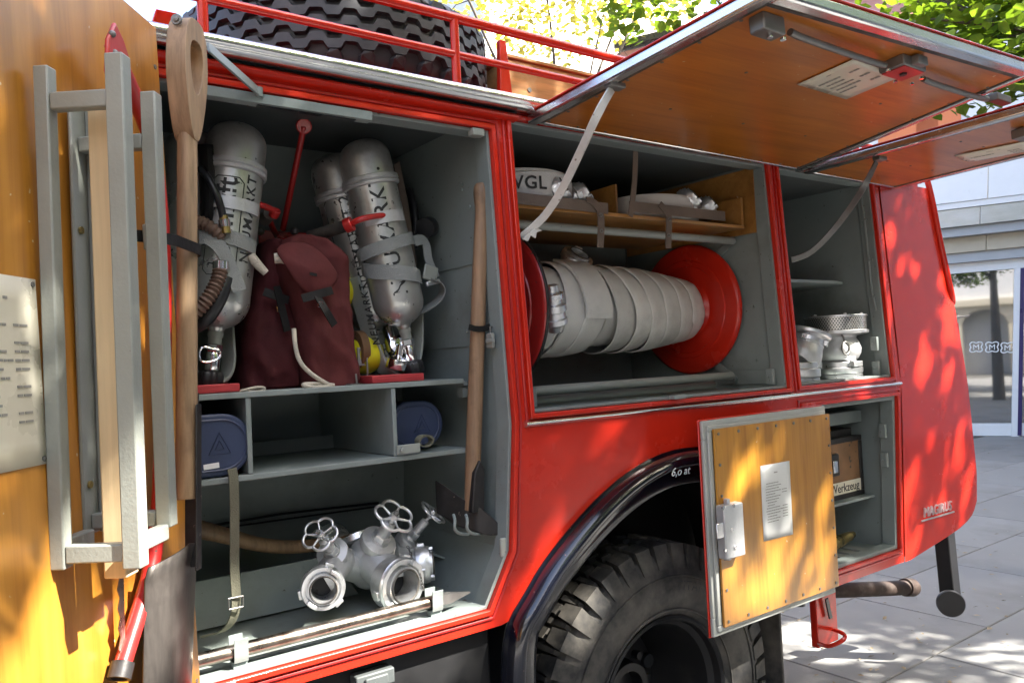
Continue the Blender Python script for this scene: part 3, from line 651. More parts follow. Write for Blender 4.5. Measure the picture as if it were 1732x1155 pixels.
# ---- rear wheel: tyre with shoulder lugs, dished rim
WC = V((1.872, .08, .385)); KT = 1.035
def KL(pr_, o_, a_, n_=32, close=False): return MB().lathe([(r_*KT, h_) for r_, h_ in pr_], o_, a_, n_, close)
wh = part(KL([(0, .22), (.055, .22), (.06, .17), (.085, .17), (.09, .225), (.175, .245), (.19, .275), (.20, .28), (.20, .30), (0, .30)], WC, (0, 1, 0), 40), 'wheel', 'rim_paint', smooth=30)
part(KL([(.268, .012), (.272, .0), (.264, -.004), (.256, .004), (.252, .03), (.236, .045), (.225, .11), (.205, .24), (.185, .275), (.19, .29), (.24, .28), (.272, .22)], WC, (0, 1, 0), 56, close=True), 'rim', 'rim_paint', wh, smooth=30)
for i in range(8):
    a = TAU*i/8; p = WC+V((.12*math.cos(a), .232, .12*math.sin(a))); part(MB().cyl(p, p-V((0, .03, 0)), .014, n=6), 'wheel_nut', 'rim_paint', wh)
for i in range(6):
    a = TAU*(i+.3)/6; p = WC+V((.152*math.cos(a), .225, .152*math.sin(a))); part(MB().cyl(p+V((0, .03, 0)), p-V((0, .006, 0)), .024, n=14), 'rim_hole', 'dark_void', wh)
tp = [(.262, .016), (.285, -.006), (.33, -.018), (.375, -.020), (.41, -.012), (.436, .002), (.455, .012), (.462, .03), (.464, .10), (.464, .20), (.455, .225), (.40, .25), (.27, .235)]
ty = KL(tp, WC, (0, 1, 0), 96, close=True)
for r_, y_ in ((.292, -.012), (.395, -.0185)): ty.lathe([(KT*r_-.003, y_+.004), (KT*r_-.002, y_-.002), (KT*r_+.002, y_-.002), (KT*r_+.003, y_+.004)], WC, (0, 1, 0), 72, close=True)
NL = 40
for i in range(NL):
    a = TAU*i/NL
    def W(r, da, y): t = a+da; return WC+V((r*KT*math.cos(t), y, r*KT*math.sin(t)))
    d = .072; e = .036
    # chunky shoulder lug with a notch, running down onto the sidewall
    ty.add([W(.418, -d, -.012), W(.418, d*.55, -.012), W(.490, d*.62, .006), W(.490, -d, .006), W(.452, -d, .075), W(.452, d*.2, .075), W(.492, d*.3, .075), W(.492, -d*.9, .075)],
           [(0, 1, 2, 3), (4, 7, 6, 5), (0, 3, 7, 4), (1, 5, 6, 2), (3, 2, 6, 7)])
    ty.add([W(.452, d*.60, .03), W(.452, d*1.05, .03), W(.484, d*1.02, .034), W(.484, d*.66, .034), W(.452, d*.5, .11), W(.452, d*1.1, .11), W(.488, d*1.05, .11), W(.488, d*.55, .11)],
           [(0, 1, 2, 3), (4, 7, 6, 5), (0, 3, 7, 4), (1, 5, 6, 2), (3, 2, 6, 7)])
    for j in range(3):
        y0 = .085+.045*j; o_ = d*(.5 if j % 2 else 0)-.02
        ty.add([W(.455, o_-e, y0), W(.455, o_+e, y0+.01), W(.492, o_+e*.9, y0+.012), W(.492, o_-e*.9, y0+.002), W(.455, o_-e, y0+.034), W(.455, o_+e, y0+.044), W(.492, o_+e*.9, y0+.042), W(.492, o_-e*.9, y0+.032)],
               [(0, 1, 2, 3), (4, 7, 6, 5), (0, 3, 7, 4), (1, 5, 6, 2), (3, 2, 6, 7)])
tyo = part(ty, 'tyre', 'rubber', wh, smooth=30)
def arc_text(txt, size, r, ang, y, m, parent, flip=1):
    vs_, fs_ = text_geo(txt, size, .0012, 1.15); mb = MB()
    mb.add([WC+V(((r+p.y)*math.cos(ang-p.x/r), y-p.z, (r+p.y)*math.sin(ang-p.x/r))) for p in vs_], fs_); return part(mb, 'lettering', m, parent)
arc_text('8.25-20', .038, .355, R(163), -.0185, 'rubber_spare', wh)
arc_text('TITAN', .042, .365, R(72), -.0185, 'rubber_spare', wh)
part(MB().box(2.44, 2.452, .06, .40, .22, .60), 'mud_flap', 'rubber', bevel=.003)

# ---- under the rear locker: jack bracket, loop handle, exhaust, support leg
a = PY(1378, 985, .12); b_ = PY(1418, 1070, .12)
part(MB().box(a.x, b_.x-.0, .12, .15, PY(1400, 1090, .12).z, .60), 'jack_bracket', 'red_paint', bevel=.004)
part(MB().bar(PY(1398, 1012, .105), PY(1405, 1045, .105), (1, 0, 0), .018, .006), 'jack_slot', 'dark_void')
part(MB().tube([PY(1410, 1064, .118), PY(1430, 1072, .05), PY(1428, 1082, .02), PY(1402, 1094, .06), PY(1385, 1088, .118)], .008, 8, smooth=2), 'pull_handle', 'red_paint')
ex = [PY(1380, 1000, .55), PY(1440, 997, .52), PY(1500, 995, .50), PY(1535, 993, .50)]
eo = part(MB().tube(ex, [.034, .036, .037, .037], 20, smooth=1), 'exhaust_pipe', 'exhaust_rust', smooth=60)
e0, e1 = PY(1530, 993, .50), PY(1560, 993, .50); part(MB().lathe([(.036, 0), (.046, .004), (.047, .07), (.044, .085), (.034, .085), (.034, .02)], e0, e1-e0, 28), 'exhaust_tip', 'exhaust_rust', eo, smooth=50)
lg = PY(1596, 900, .30); ft = PY(1609, 1028, .30)
lo_ = part(MB().obox((lg+ft)/2+V((0, 0, .05)), (1, 0, 0), (0, 1, 0), ((lg-ft).normalized()), .075, .075, (lg-ft).length+.04), 'support_leg', 'black_plastic', bevel=.006)
part(MB().lathe([(0, -.014), (.062, -.014), (.066, -.008), (.066, .008), (.062, .014), (0, .014)], PY(1608, 1020, .26), V((-.80, -.58, .05)), 36), 'support_foot', 'black_plastic', lo_, smooth=40)
# plate bracket under the front sill
a = PY(630, 1150, .05); part(MB().box(a.x-.05, a.x+.05, .03, .068, .745, .782).box(a.x-.03, a.x+.03, .022, .0295, .75, .775), 'step_bracket', 'grey_dark', bevel=.004)

# ---- rear corner: grab rail, rear door edge, maker's emblem
gr = [PS(1566, 290, -.02), PS(1577, 330, -.03), PS(1590, 400, -.03), PS(1601, 450, -.03), PS(1612, 500, -.03), PS(1613, 512, -.01), PS(1609, 515, .02)]
part(MB().tube([p+V((.035, .02, 0)) for p in gr], .013, 10, smooth=2), 'grab_rail', 'red_paint')
e = [PS(1618, 545, .0), PS(1628, 545, .0), PS(1658, 808, .0), PS(1650, 812, .0)]; part(MB().prism([p+V((.062, .045, 0)) for p in e], (0, .03, 0)), 'rear_door_edge', 'red_paint', bevel=.003)
em = MB(); a, b_ = PS(1558, 882, -.011), PS(1613, 866, -.011)
um = (b_-a).normalized(); text_flat(em, 'MAGIRUS', .058, PS(1586, 868, -.012), um, (0, -.04, 1), .003, 1.02, .15); L = (b_-a).length
em.hexa([a, b_, b_+V((0, -.004, 0)), a+V((0, -.004, 0)), a+V((.0, 0, .006)), b_+V((0, 0, .006)), b_+V((0, -.004, .006)), a+V((0, -.004, .006))])
part(em, 'emblem', 'alu')

# ---- roof: rails, gusset
rr = MB(); zt, zm = 2.452, 2.350
rr.cyl((.30, .10, zt), (3.4, .10, zt), .0135, n=12).cyl((.30, .10, zm), (3.4, .10, zm), .0105, n=12)
ro = part(rr, 'roof_rail', 'red_paint', smooth=60)
for x in (.524, 1.198, 1.88, 2.55, 3.2): part(MB().cyl((x, .10, 2.21), (x, .10, zt), .0125, n=12), 'rail_post', 'red_paint', ro, smooth=60)
part(MB().hexa([(1.515, .34, 2.214), (1.585, .34, 2.214), (1.585, .36, 2.214), (1.515, .36, 2.214), (1.53, .34, 2.545), (1.555, .34, 2.545), (1.555, .36, 2.545), (1.53, .36, 2.545)]), 'tyre_stop', 'red_paint', bevel=.002)
part(MB().hexa([(.405, .16, 2.214), (.50, .16, 2.214), (.50, .18, 2.214), (.405, .18, 2.214), (.44, .16, 2.33), (.485, .16, 2.33), (.485, .18, 2.33), (.44, .18, 2.33)]), 'tyre_stop', 'red_paint', bevel=.002)

# ---- raised locker flaps
def flap(name, x0, x1, zh0, zh1, yf, zf0, zf1, rods=True):
    def F(u, v, w=0): 
        x = x0+(x1-x0)*u; zh = zh0+(zh1-zh0)*u; zf = zf0+(zf1-zf0)*u; y = .035+(yf-.035)*v
        return V((x, y, zh+(zf-zh)*v+w))
    Lx, Ly = x1-x0, .035-yf; du, dv = 1/Lx, 1/Ly
    def B(mb, u0, u1, v0, v1, w0, w1): return mb.hexa([F(u0, v0, w0), F(u1, v0, w0), F(u1, v1, w0), F(u0, v1, w0), F(u0, v0, w1), F(u1, v0, w1), F(u1, v1, w1), F(u0, v1, w1)])
    def Bg(u0, u1, v0, v1, w0, w1, n_=12):
        mb = MB(); g = lambda w_: (lambda a, b2: F(u0+(u1-u0)*a, v0+(v1-v0)*b2, w_))
        mb.grid(g(w0), n_, n_); mb.grid(g(w1), n_, n_); q = lambda i, j: j*n_+i; N = n_*n_
        rim = [q(i, 0) for i in range(n_)]+[q(n_-1, j) for j in range(1, n_)]+[q(i, n_-1) for i in range(n_-2, -1, -1)]+[q(0, j) for j in range(n_-2, 0, -1)]
        mb.f += [(rim[k], rim[(k+1) % len(rim)], rim[(k+1) % len(rim)]+N, rim[k]+N) for k in range(len(rim))]; return mb
    sk_ = part(Bg(-.001*du, 1+.001*du, -.001*dv, 1+.001*dv, .030, .035), name, 'red_paint', bevel=.002)
    fm = MB(); k = .034
    B(fm, 0, k*du, 0, 1, 0, .0295); B(fm, 1-k*du, 1, 0, 1, 0, .0295); B(fm, k*du, 1-k*du, 1-k*dv, 1, 0, .0295); B(fm, k*du, 1-k*du, 0, .02*dv, .004, .0295)
    part(fm, 'flap_frame', 'alu_strip', sk_, bevel=.007, seg=3)
    g2 = MB(); B(g2, k*du*.98, k*du*1.35, .02*dv, 1-k*dv, .003, .02); B(g2, 1-k*du*1.35, 1-k*du*.98, .02*dv, 1-k*dv, .003, .02); B(g2, k*du*1.35, 1-k*du*1.35, 1-k*dv*1.35, 1-k*dv*.98, .003, .02); part(g2, 'flap_seal', 'rubber', sk_, bevel=.002)
    part(Bg(k*du*1.36, 1-k*du*1.36, .021*dv, 1-k*dv*1.36, .006, .012), 'plywood_lining', 'ply_flap', sk_)
    scw = MB(); nx = int(Lx/.115)
    for i in range(nx+1):
        u = (.055+(Lx-.11)*i/nx)*du
        for v in ((.04, .96)): q = F(u, v, .006); scw.cyl(q, q-V((0, 0, .002)), .0045, n=8)
    for i in range(1, 7):
        v = i/7
        for u in (.055*du, 1-.055*du): q = F(u, v, .006); scw.cyl(q, q-V((0, 0, .002)), .0045, n=8)
    for u in (.25, .5, .75):
        for v in (.3, .62): q = F(u, v, .006); scw.cyl(q, q-V((0, 0, .002)), .0045, n=8)
    so_ = part(scw, 'screw_heads', 'steel_strut', sk_); so_['kind'] = 'stuff'
    nrm = (F(0, 1)-F(0, 0)).cross(F(1, 0)-F(0, 0)).normalized()
    if nrm.z > 0: nrm = -nrm
    pl = F(.5, .5, .006)
    def G(px, py, w=0):
        q = PP(px, py, F(.7, .75, .006), nrm)
        for _ in range(8): q = PZ(px, py, F((q.x-x0)/Lx, (.035-q.y)/Ly, .006).z)
        return q+nrm*w      # a photo pixel on the underside; w hangs below it
    return sk_, F, G, nrm
fo, F, G, nB = flap('reel_locker_flap', 1.384, 2.681, 2.164, 2.158, -.775, 2.209, 2.275)
X_ = V((1, 0, 0)); Yv = (F(0, 1)-F(0, 0)).normalized()
a = G(1296, 30, .02); part(MB().obox(a, X_, Yv, nB, .075, .040, .040), 'bolt_box', 'steel_strut', fo, bevel=.004)
for d in (-.022, .022): q = G(1310+d*500, 32+d*100, .041); part(MB().cyl(q, q+nB*.005, .007, n=10), 'bolt', 'chrome', fo)
c = G(1525, 105, .015); lk = part(MB().obox(c, X_, Yv, nB, .115, .07, .030), 'lock_case', 'steel_strut', fo, bevel=.004)
part(MB().obox(c+nB*.0165, X_, Yv, nB, .10, .062, .002), 'lock_plate', 'red_worn', fo); part(MB().cyl(c+nB*.017, c+nB*.022, .010, n=6), 'lock_spindle', 'black_plastic', fo)
for q in ((1500, 98), (1512, 118), (1540, 122), (1556, 112)): p = G(q[0], q[1], .031); part(MB().cyl(p, p+nB*.006, .0055, n=8), 'bolt', 'chrome', fo)
part(MB().obox(G(1550, 95, .016), X_, Yv, nB, .05, .034, .024), 'lock_bolt', 'steel_strut', fo, bevel=.003)
def rod(a, b_, w1=.02, w2=.02): 
    return MB().tube([G(*a, w1), G(a[0]*.9+b_[0]*.1, a[1]*.9+b_[1]*.1, w1+.004), G(a[0]*.18+b_[0]*.82, a[1]*.18+b_[1]*.82, w1+.004), G(*b_, w2)], .0085, 10, smooth=1)
part(rod((1335, 40), (1495, 98)), 'lock_rod', 'steel_strut', fo); part(rod((1560, 122), (1668, 158)), 'lock_rod', 'steel_strut', fo)
a = G(1690, 162, .012); part(MB().obox(a, X_, Yv, nB, .10, .03, .024), 'bolt_box', 'steel_strut', fo, bevel=.003)
def card(G, pts, parent, m='paper', rows=6, seed=3, w=.004, curl=0):
    p = [G(*q, w) for q in pts]; nn = (p[1]-p[0]).cross(p[3]-p[0]).normalized()
    if nn.dot(CAM-p[0]) < 0: nn = -nn
    mb = MB(); mb.grid(lambda u, v: (p[0]*(1-u)+p[1]*u)*(1-v)+(p[3]*(1-u)+p[2]*u)*v+nn*curl*math.sin(PI*v)*math.sin(PI*(.3+.7*u)), 9, 9)
    c_ = part(mb, 'placard', m, parent, solid=.0015)
    mk = MB(); o = p[0]; u = p[1]-p[0]; v = p[0]-p[3]
    mt = MB(); marks(mt, o+u*.42-v*.10+nn*(.0012+curl*.4), u, v, u.length*.22, v.length*.05, 1, seed+1, .3)
    marks(mt, o+u*.12-v*.24+nn*(.0012+curl*.8), u, v, u.length*.76, v.length*.55, rows, seed, .28)
    part(mt, 'print', 'print', parent, smooth=0, kind='stuff')
    return c_
cd_ = card(G, [(1348, 141), (1444, 98), (1525, 127), (1431, 166)], fo, rows=5)
# struts of the flaps: kinked flat bars with hooked lower ends
def strut(pts, wd, m, parent=None):
    mb = MB(); pts = [V(p) for p in pts]
    mb.strap(pts, (.55, .0, -.8), wd, .006, 2); t = pts[-1]
    return part(mb, 'flap_strut', m, bevel=.001)
strut([G(1034, 143, .012), PY(1012, 190, -.30), PY(985, 250, -.19), PY(952, 320, -.08), PY(925, 362, -.01), PY(903, 384, .03), PY(881, 402, .05)], .022, 'white_strut')
a = G(1040, 142, .006); part(MB().obox(a, X_, Yv, nB, .05, .03, .014), 'strut_bracket', 'steel_strut', fo, bevel=.003)
part(MB().prism([PY(905, 384, .025), PY(917, 390, .022), PY(908, 393, .025), PY(906, 403, .027), PY(898, 398, .028), PY(893, 408, .03), PY(884, 404, .03)], (.0, .005, 0)), 'strut_hook', 'white_strut')
fc, F2, G2, nC = flap('strainer_locker_flap', 2.700, 3.372, 2.156, 2.154, -.775, 2.174, 2.186)
strut([G2(1482, 268, .012), PY(1468, 305, -.24), PY(1440, 350, -.14), PY(1405, 395, -.05), PY(1375, 425, .0), PY(1355, 435, .03), PY(1338, 440, .05)], .022, 'steel_strut')
a = G2(1488, 266, .006); part(MB().obox(a, X_, Yv, nC, .05, .03, .014), 'strut_bracket', 'steel_strut', fc, bevel=.003)
card(G2, [(1614, 262), (1732, 238), (1790, 243), (1650, 271)], fc, rows=4, seed=9, curl=.012)
part(MB().obox(G2(1728, 218, .02), X_, Yv, nC, .07, .04, .03), 'bolt_box', 'steel_strut', fc, bevel=.003)

# ---- small tool-locker door folded back over the fender
yD = -.105; dx0, dx1, dz0, dz1 = 1.870, 2.522, .645, 1.297
sd = part(MB().box(dx0, dx1, yD-.002, yD+.004, dz0, dz1), 'tool_locker_door', 'red_paint', bevel=.003)
def fr_box(y0, y1, a, b_): return [MB().box(dx0+a, dx1-a, y0, y1, dz0+a, dz0+b_), MB().box(dx0+a, dx1-a, y0, y1, dz1-b_, dz1-a), MB().box(dx0+a, dx0+b_, y0, y1, dz0+b_, dz1-b_), MB().box(dx1-b_, dx1-a, y0, y1, dz0+b_, dz1-b_)]
mb = MB(); [mb.merge(q) for q in fr_box(yD-.014, yD-.0025, .004, .060)]; part(mb, 'door_frame', 'frame_grey', sd, bevel=.003)
mb = MB(); [mb.merge(q) for q in fr_box(yD-.022, yD-.0145, .018, .036)]; part(mb, 'door_seal', 'frame_grey', sd, bevel=.003)
part(MB().box(dx0+.037, dx1-.006, yD-.030, yD-.0225, dz0+.030, dz1-.030), 'plywood_lining', 'ply_small', sd, bevel=.001)
sm_ = MB()
for i in range(7):
    for z in (dz0+.045, dz1-.045): x = dx0+.055+(dx1-dx0-.08)*i/6; sm_.cyl((x, yD-.030, z), (x, yD-.0325, z), .005, n=8)
for i in range(1, 6):
    for x in (dx0+.055, dx1-.02): z = dz0+.045+(dz1-dz0-.09)*i/6; sm_.cyl((x, yD-.030, z), (x, yD-.0325, z), .005, n=8)
q = part(sm_, 'screw_heads', 'steel_strut', sd); q['kind'] = 'stuff'
def GD(px, py, w=0): return PY(px, py, yD-.030-w)
a, b_ = GD(1214, 853, .0), GD(1247, 935, 0); part(MB().box(a.x-.012, b_.x, yD-.062, yD-.0305, b_.z, a.z), 'lock_case', 'alu_cast', sd, bevel=.004)
q = GD(1215, 897, .03); part(MB().box(q.x-.012, q.x+.018, yD-.066, yD-.0625, q.z-.022, q.z+.022), 'lock_bolt', 'chrome', sd, bevel=.003)
for px, py in ((1222, 858), (1240, 855), (1226, 930), (1243, 925), (1237, 895)): q = GD(px, py, .032); part(MB().cyl((q.x, yD-.0622, q.z), (q.x, yD-.066, q.z), .0055, n=10), 'bolt', 'chrome', sd)
for px, py in ((1231, 850), (1233, 940)): q = GD(px, py, .016); part(MB().box(q.x-.007, q.x+.007, yD-.05, yD-.035, q.z-.012, q.z+.012), 'lock_lug', 'alu_cast', sd, bevel=.002)
card(GD, [(1286, 788), (1335, 779), (1341, 903), (1292, 915)], sd, 'paper_white', rows=15, seed=5, w=.001)

# ---- big front locker door, swung wide open, tools on its inside
DO = V((.415, -.03, 0)); DD = V((-.62, -.785, 0)).normalized(); DN = V((.785, -.62, 0)).normalized(); ZZ = V((0, 0, 1))
def DS(s, z, off): return DO+DD*s+DN*off+V((-.028*(z-1.5), 0, z))
def DP(px, py, off=0): return PP(px, py, DO+DN*off, DN)
def dbox(s0, s1, o0, o1, z0, z1, mb=None):
    mb = mb or MB(); return mb.hexa([DS(s0, z0, o0), DS(s1, z0, o0), DS(s1, z0, o1), DS(s0, z0, o1), DS(s0, z1, o0), DS(s1, z1, o0), DS(s1, z1, o1), DS(s0, z1, o1)])
bd = part(dbox(.0, .82, -.032, -.008, .80, 2.212), 'locker_door', 'red_paint', bevel=.003)
part(dbox(.004, .81, -.0075, 0, .81, 2.205), 'plywood_lining', 'ply_door', bd, bevel=.001)
mb = MB()
for z in (.9, 1.15, 1.4, 1.65, 1.9, 2.12):
    for s in (.02, .78): q = DS(s, z, 0); mb.cyl(q, q+DN*.002, .005, n=8)
q = part(mb, 'screw_heads', 'steel_strut', bd); q['kind'] = 'stuff'
def GA(px, py, w=0): return DP(px, py, w)
z0, z1 = 1.386, 1.652
def GA2(s, z, w=0): return DS(s, z, .0005+w)
card(GA2, [(.63, z1), (.452, z1), (.452, z0), (.63, z0)], bd, 'paper', rows=12, seed=8, w=.002)
mb = MB()
for s in (.46, .622):
    for z in (z0+.008, z1-.008): q = DS(s, z, .003); mb.cyl(q, q+DN*.002, .004, n=8)
q = part(mb, 'placard_pins', 'steel_strut', bd); q['kind'] = 'stuff'
def DS0(s, z, off): return DO+DD*s+DN*off+V((0, 0, z))
def rbox(s0, s1, o0, o1, z0, z1, mb):
    return mb.hexa([DS0(s0, z0, o0), DS0(s1, z0, o0), DS0(s1, z0, o1), DS0(s0, z0, o1), DS0(s0, z1, o0), DS0(s1, z1, o0), DS0(s1, z1, o1), DS0(s0, z1, o1)])
# welded four-post tool basket
rk = MB(); zb, zt = 1.232, 1.972
def post(s, off, z0, z1, w1=.024, w2=.024, t=.003, sg=1, so=1):
    rbox(s-w1/2, s+w1/2, off-t/2, off+t/2, z0, z1, rk); rbox(s+sg*(w1/2-t), s+sg*w1/2, off+so*t/2, off+so*(t/2+w2), z0, z1, rk)
rbox(.428, .452, .004, .026, zb, 1.966, rk)
rbox(.428, .455, .112, .139, zb-.002, 1.977, rk)
rbox(.326, .352, .112, .136, 1.268, 1.955, rk)
rbox(.322, .366, .002, .008, 1.262, 1.95, rk); rbox(.322, .328, .0085, .030, 1.262, 1.95, rk)
for z in (1.240, 1.900): rbox(.430, .450, .0265, .1115, z, z+.026, rk); 
for z in (1.270, 1.865): rbox(.330, .350, .0085, .1115, z, z+.024, rk)
rbox(.3525, .4275, .116, .134, 1.250, 1.274, rk); rbox(.3665, .4275, .006, .024, 1.250, 1.274, rk)
part(rk, 'tool_basket', 'rack_grey', bd, bevel=.0025)
mb = MB()
for z in (1.34, 1.74): q = DS0(.350, z, .0085); mb.cyl(q, q+DN*.003, .006, n=10)
q = part(mb, 'basket_screws', 'brass', bd); q['kind'] = 'stuff'
# strap and clip that hold the spade
part(MB().strap([DS(.26, 1.745, .04), DS(.20, 1.745, .092), DS(.125, 1.742, .094), DS(.09, 1.74, .096), DS(.062, 1.74, .078)], (0, 0, 1), .020, .0035, 1), 'tool_strap', 'leather', bd)
part(dbox(.222, .245, .062, .082, 1.72, 1.765), 'strap_buckle', 'pale_grey', bd, bevel=.003)
part(MB().strap([DS(.16, .885, .085), DS(.09, .887, .087), DS(.03, .889, .08)], (0, 0, 1), .03, .004), 'blade_clip', 'pale_grey', bd)

# ================================================================== EQUIPMENT
# ---- spade on the door
sp = thing('spade', DS(.09, .85, .06), 'spade with wooden D-shaped grip strapped upright to the open plywood door', 'spade')
def SS(ds, z, do): k = 2.1-z; return DS(.055+.118*k+ds, z, .080-.018*k+do)
def sbox(s0, s1, o0, o1, z0, z1, mb): return mb.hexa([SS(s0, z0, o0), SS(s1, z0, o0), SS(s1, z0, o1), SS(s0, z0, o1), SS(s0, z1, o0), SS(s1, z1, o0), SS(s1, z1, o1), SS(s0, z1, o1)])
zt_, zb_ = 2.196, 1.952; Hh = zt_-zb_
def dloop(pts, hole, o0, o1):
    loops = [[V((a_, b2, 0)) for a_, b2 in lp] for lp in (pts, hole)]; tr = geometry.tessellate_polygon(loops); fl_ = [p for lp in loops for p in lp]; N = len(fl_)
    mb = MB(); vs_ = [SS(p.x, p.y, o0) for p in fl_]+[SS(p.x, p.y, o1) for p in fl_]; fs_ = [tuple(t) for t in tr]+[tuple(i+N for i in t[::-1]) for t in tr]; k = 0
    for lp in loops:
        L = len(lp); fs_ += [(k+i, k+(i+1) % L, N+k+(i+1) % L, N+k+i) for i in range(L)]; k += L
    return mb.add(vs_, fs_)
sw = .052; outl = []
for i in range(40):
    t = TAU*i/40; c_, s_ = math.cos(t), math.sin(t)
    zz = zb_+Hh*(.5+.5*(abs(s_)**.75*(1 if s_ > 0 else -1))); hw = sw*(1 if zz > zb_+Hh*.55 else .42+.58*((zz-zb_)/(Hh*.55))**.8)
    outl.append((hw*(abs(c_)**.6*(1 if c_ > 0 else -1)), zz))
hol = [(.036*(abs(math.cos(t))**.7*(1 if math.cos(t) > 0 else -1))*(.75+.25*math.sin(t)), zb_+Hh*(.60+.22*math.sin(t))) for t in [TAU*i/28 for i in range(28)]]
hd = part(dloop(outl, hol, -.019, .019), 'grip', 'wood_ash', sp, bevel=.006, seg=3)
q = SS(.0495, zt_-Hh*.07, 0); part(MB().lathe([(0, .004), (.005, .003), (.006, .0), (.010, .0), (.011, -.004), (0, -.004)], q, DD, 18), 'rivet', 'steel_strut', sp)
zs = 1.44; zk = 1.185
part(MB().tube([SS(0, zb_+.03, 0), SS(0, (zb_+zs)/2, 0), SS(0, zs-.16, 0)], [.0185, .0185, .0195], 16), 'shaft', 'wood_ash', sp, smooth=60)
bl = MB(); sbox(-.010, .012, .0205, .024, zk-.03, zs+.01, bl); part(bl, 'socket_strap', 'black_iron', sp, bevel=.002)
bl = MB(); sbox(-.022, -.0195, -.012, .014, zk-.03, zs+.03, bl); part(bl, 'socket_strap', 'black_iron', sp, bevel=.001)
for z in (zs-.005, zs-.10, zs-.14): part(MB().ball(SS(-.022, z, 0), .006, nu=8, nv=6), 'rivet', 'steel_strut', sp)
def blade(u, v):
    s = (u-.5)*.200*(1-.10*v); z = zk-(.34)*v; off = -.026+.026*(1-(2*u-1)**2)*(1-.4*v)-.008*v
    if v < .06: off += .006*(1-v/.06)
    return SS(s, z+(.016*(1-abs(2*u-1)) if v < .01 else 0), off)
part(MB().grid(blade, 17, 17), 'blade', 'spade_steel', sp, solid=.003, smooth=60)

# ---- bow saw behind the basket
bs = thing('bow_saw', DP(206, 1130, .03), 'bow saw with red tubular frame hung on the open plywood door behind the grey basket', 'saw')
sawp = [(190, 75), (203, 110), (228, 165), (258, 241), (272, 352), (277, 460), (277, 575), (275, 725), (270, 860), (257, 960), (233, 1042), (208, 1120)]
part(MB().tube([DP(*p, .032) for p in sawp], .0140, 12, smooth=1), 'frame', 'red_worn', bs, smooth=60)
a, b_ = DP(208, 1120, .032), DP(204, 1136, .032); part(MB().lathe([(.0180, 0), (.0180, .025), (.0125, .025), (.0125, .004)], a, b_-a, 18), 'frame_end', 'black_iron', bs, smooth=40)
k = [(188, 38), (176, 66), (174, 120), (184, 152), (186, 170), (200, 170), (203, 150), (212, 128), (214, 105), (203, 70)]
part(MB().prism([DP(*p, .044) for p in k], DN*.008), 'tension_lever', 'red_worn', bs, bevel=.003)
[part(MB().ball(DP(*p, .052), .006, nu=8, nv=6), 'rivet', 'steel_strut', bs) for p in ((190, 58), (194, 90), (190, 142))]
mb = MB(); A_, B_ = DP(188, 160, .030), DP(212, 1105, .030); nT = 60
lp = []; 
for i in range(nT+1):
    p = A_.lerp(B_, i/nT); lp.append(p+DD*(.020 if i % 2 else .013))
for i in range(nT): mb.add([A_.lerp(B_, i/nT), A_.lerp(B_, (i+1)/nT), lp[i+1], lp[i]], [(0, 1, 2, 3)])
part(mb, 'blade', 'steel_bare', bs, solid=.0012, smooth=0)

# ---- wooden stake in the basket
mb = MB(); rbox(.372, .408, .058, .094, 1.206, 1.925, mb)
ob = mb.build('wooden_stake', 'wood_pale', bevel=.003); tag(ob, 'pale square wooden stake standing in the grey metal basket on the door', 'stake')

# ---- breathing apparatus
class Bottle:
    def __init__(s, top, neck, r):
        s.T, s.B, s.r = V(top), V(neck), r; s.a = (s.T-s.B).normalized(); s.L = (s.T-s.B).length
        m_ = (s.T+s.B)/2; c_ = CAM-m_; s.c = (c_-s.a*c_.dot(s.a)).normalized(); s.g = s.a.cross(s.c)
    def p(s, h, phi, off=0): return s.B+s.a*h+(s.c*math.cos(phi)+s.g*math.sin(phi))*(s.r+off)
    def hp(s, px, py, off=0):      # photo pixel -> (height, angle) on the cylinder
        d = ray(px, py).normalized(); o = CAM-s.B; dd = d-s.a*d.dot(s.a); oo = o-s.a*o.dot(s.a)
        A, B2, C = dd.dot(dd), 2*dd.dot(oo), oo.dot(oo)-(s.r+off)**2; D = B2*B2-4*A*C
        t = (-B2-math.sqrt(max(D, 0)))/(2*A); q = o+d*t; qq = q-s.a*q.dot(s.a); return q.dot(s.a), math.atan2(qq.dot(s.g), qq.dot(s.c))
    def body(s):
        r, L = s.r, s.L; pr = [(.016, 0), (.020, .008)]
        for i in range(1, 11): t = PI/2*i/10; pr.append((max(.020, r*math.sin(t)), .008+r*1.0*(1-math.cos(t))))
        pr.append((r, L*.5)); top = L-.055
        for i in range(0, 11): t = PI/2*i/10; pr.append((r*math.cos(t)**.8, top+.055*math.sin(t)))
        return MB().lathe(pr, s.B, s.a, 48)
    def text(s, txt, size, h, phi, spacing=1.05):
        vs_, fs_ = text_geo(txt, size, .0003, spacing, .016); return MB().add([s.p(h+p.x, phi-p.y/s.r, .0006+p.z) for p in vs_], fs_)
    def band(s, h0, w_, phis, dh=0, th=.004, off=.003):
        pts = [s.p(h0+dh*(f-phis[0])/(phis[1]-phis[0]), f, off) for f in [phis[0]+(phis[1]-phis[0])*i/24 for i in range(25)]]
        return MB().strap(pts, s.a, w_, th, 0)
    def pathband(s, pix, w_, off=.004, th=.003, n=8):
        hp = [s.hp(*p) for p in pix]; pts = []
        for (h0, f0), (h1, f1) in zip(hp[:-1], hp[1:]):
            for i in range(n): t = i/n; pts.append(s.p(h0+(h1-h0)*t, f0+(f1-f0)*t, off))
        pts.append(s.p(hp[-1][0], hp[-1][1], off)); return MB().strap(pts, s.a, w_, th, 0)
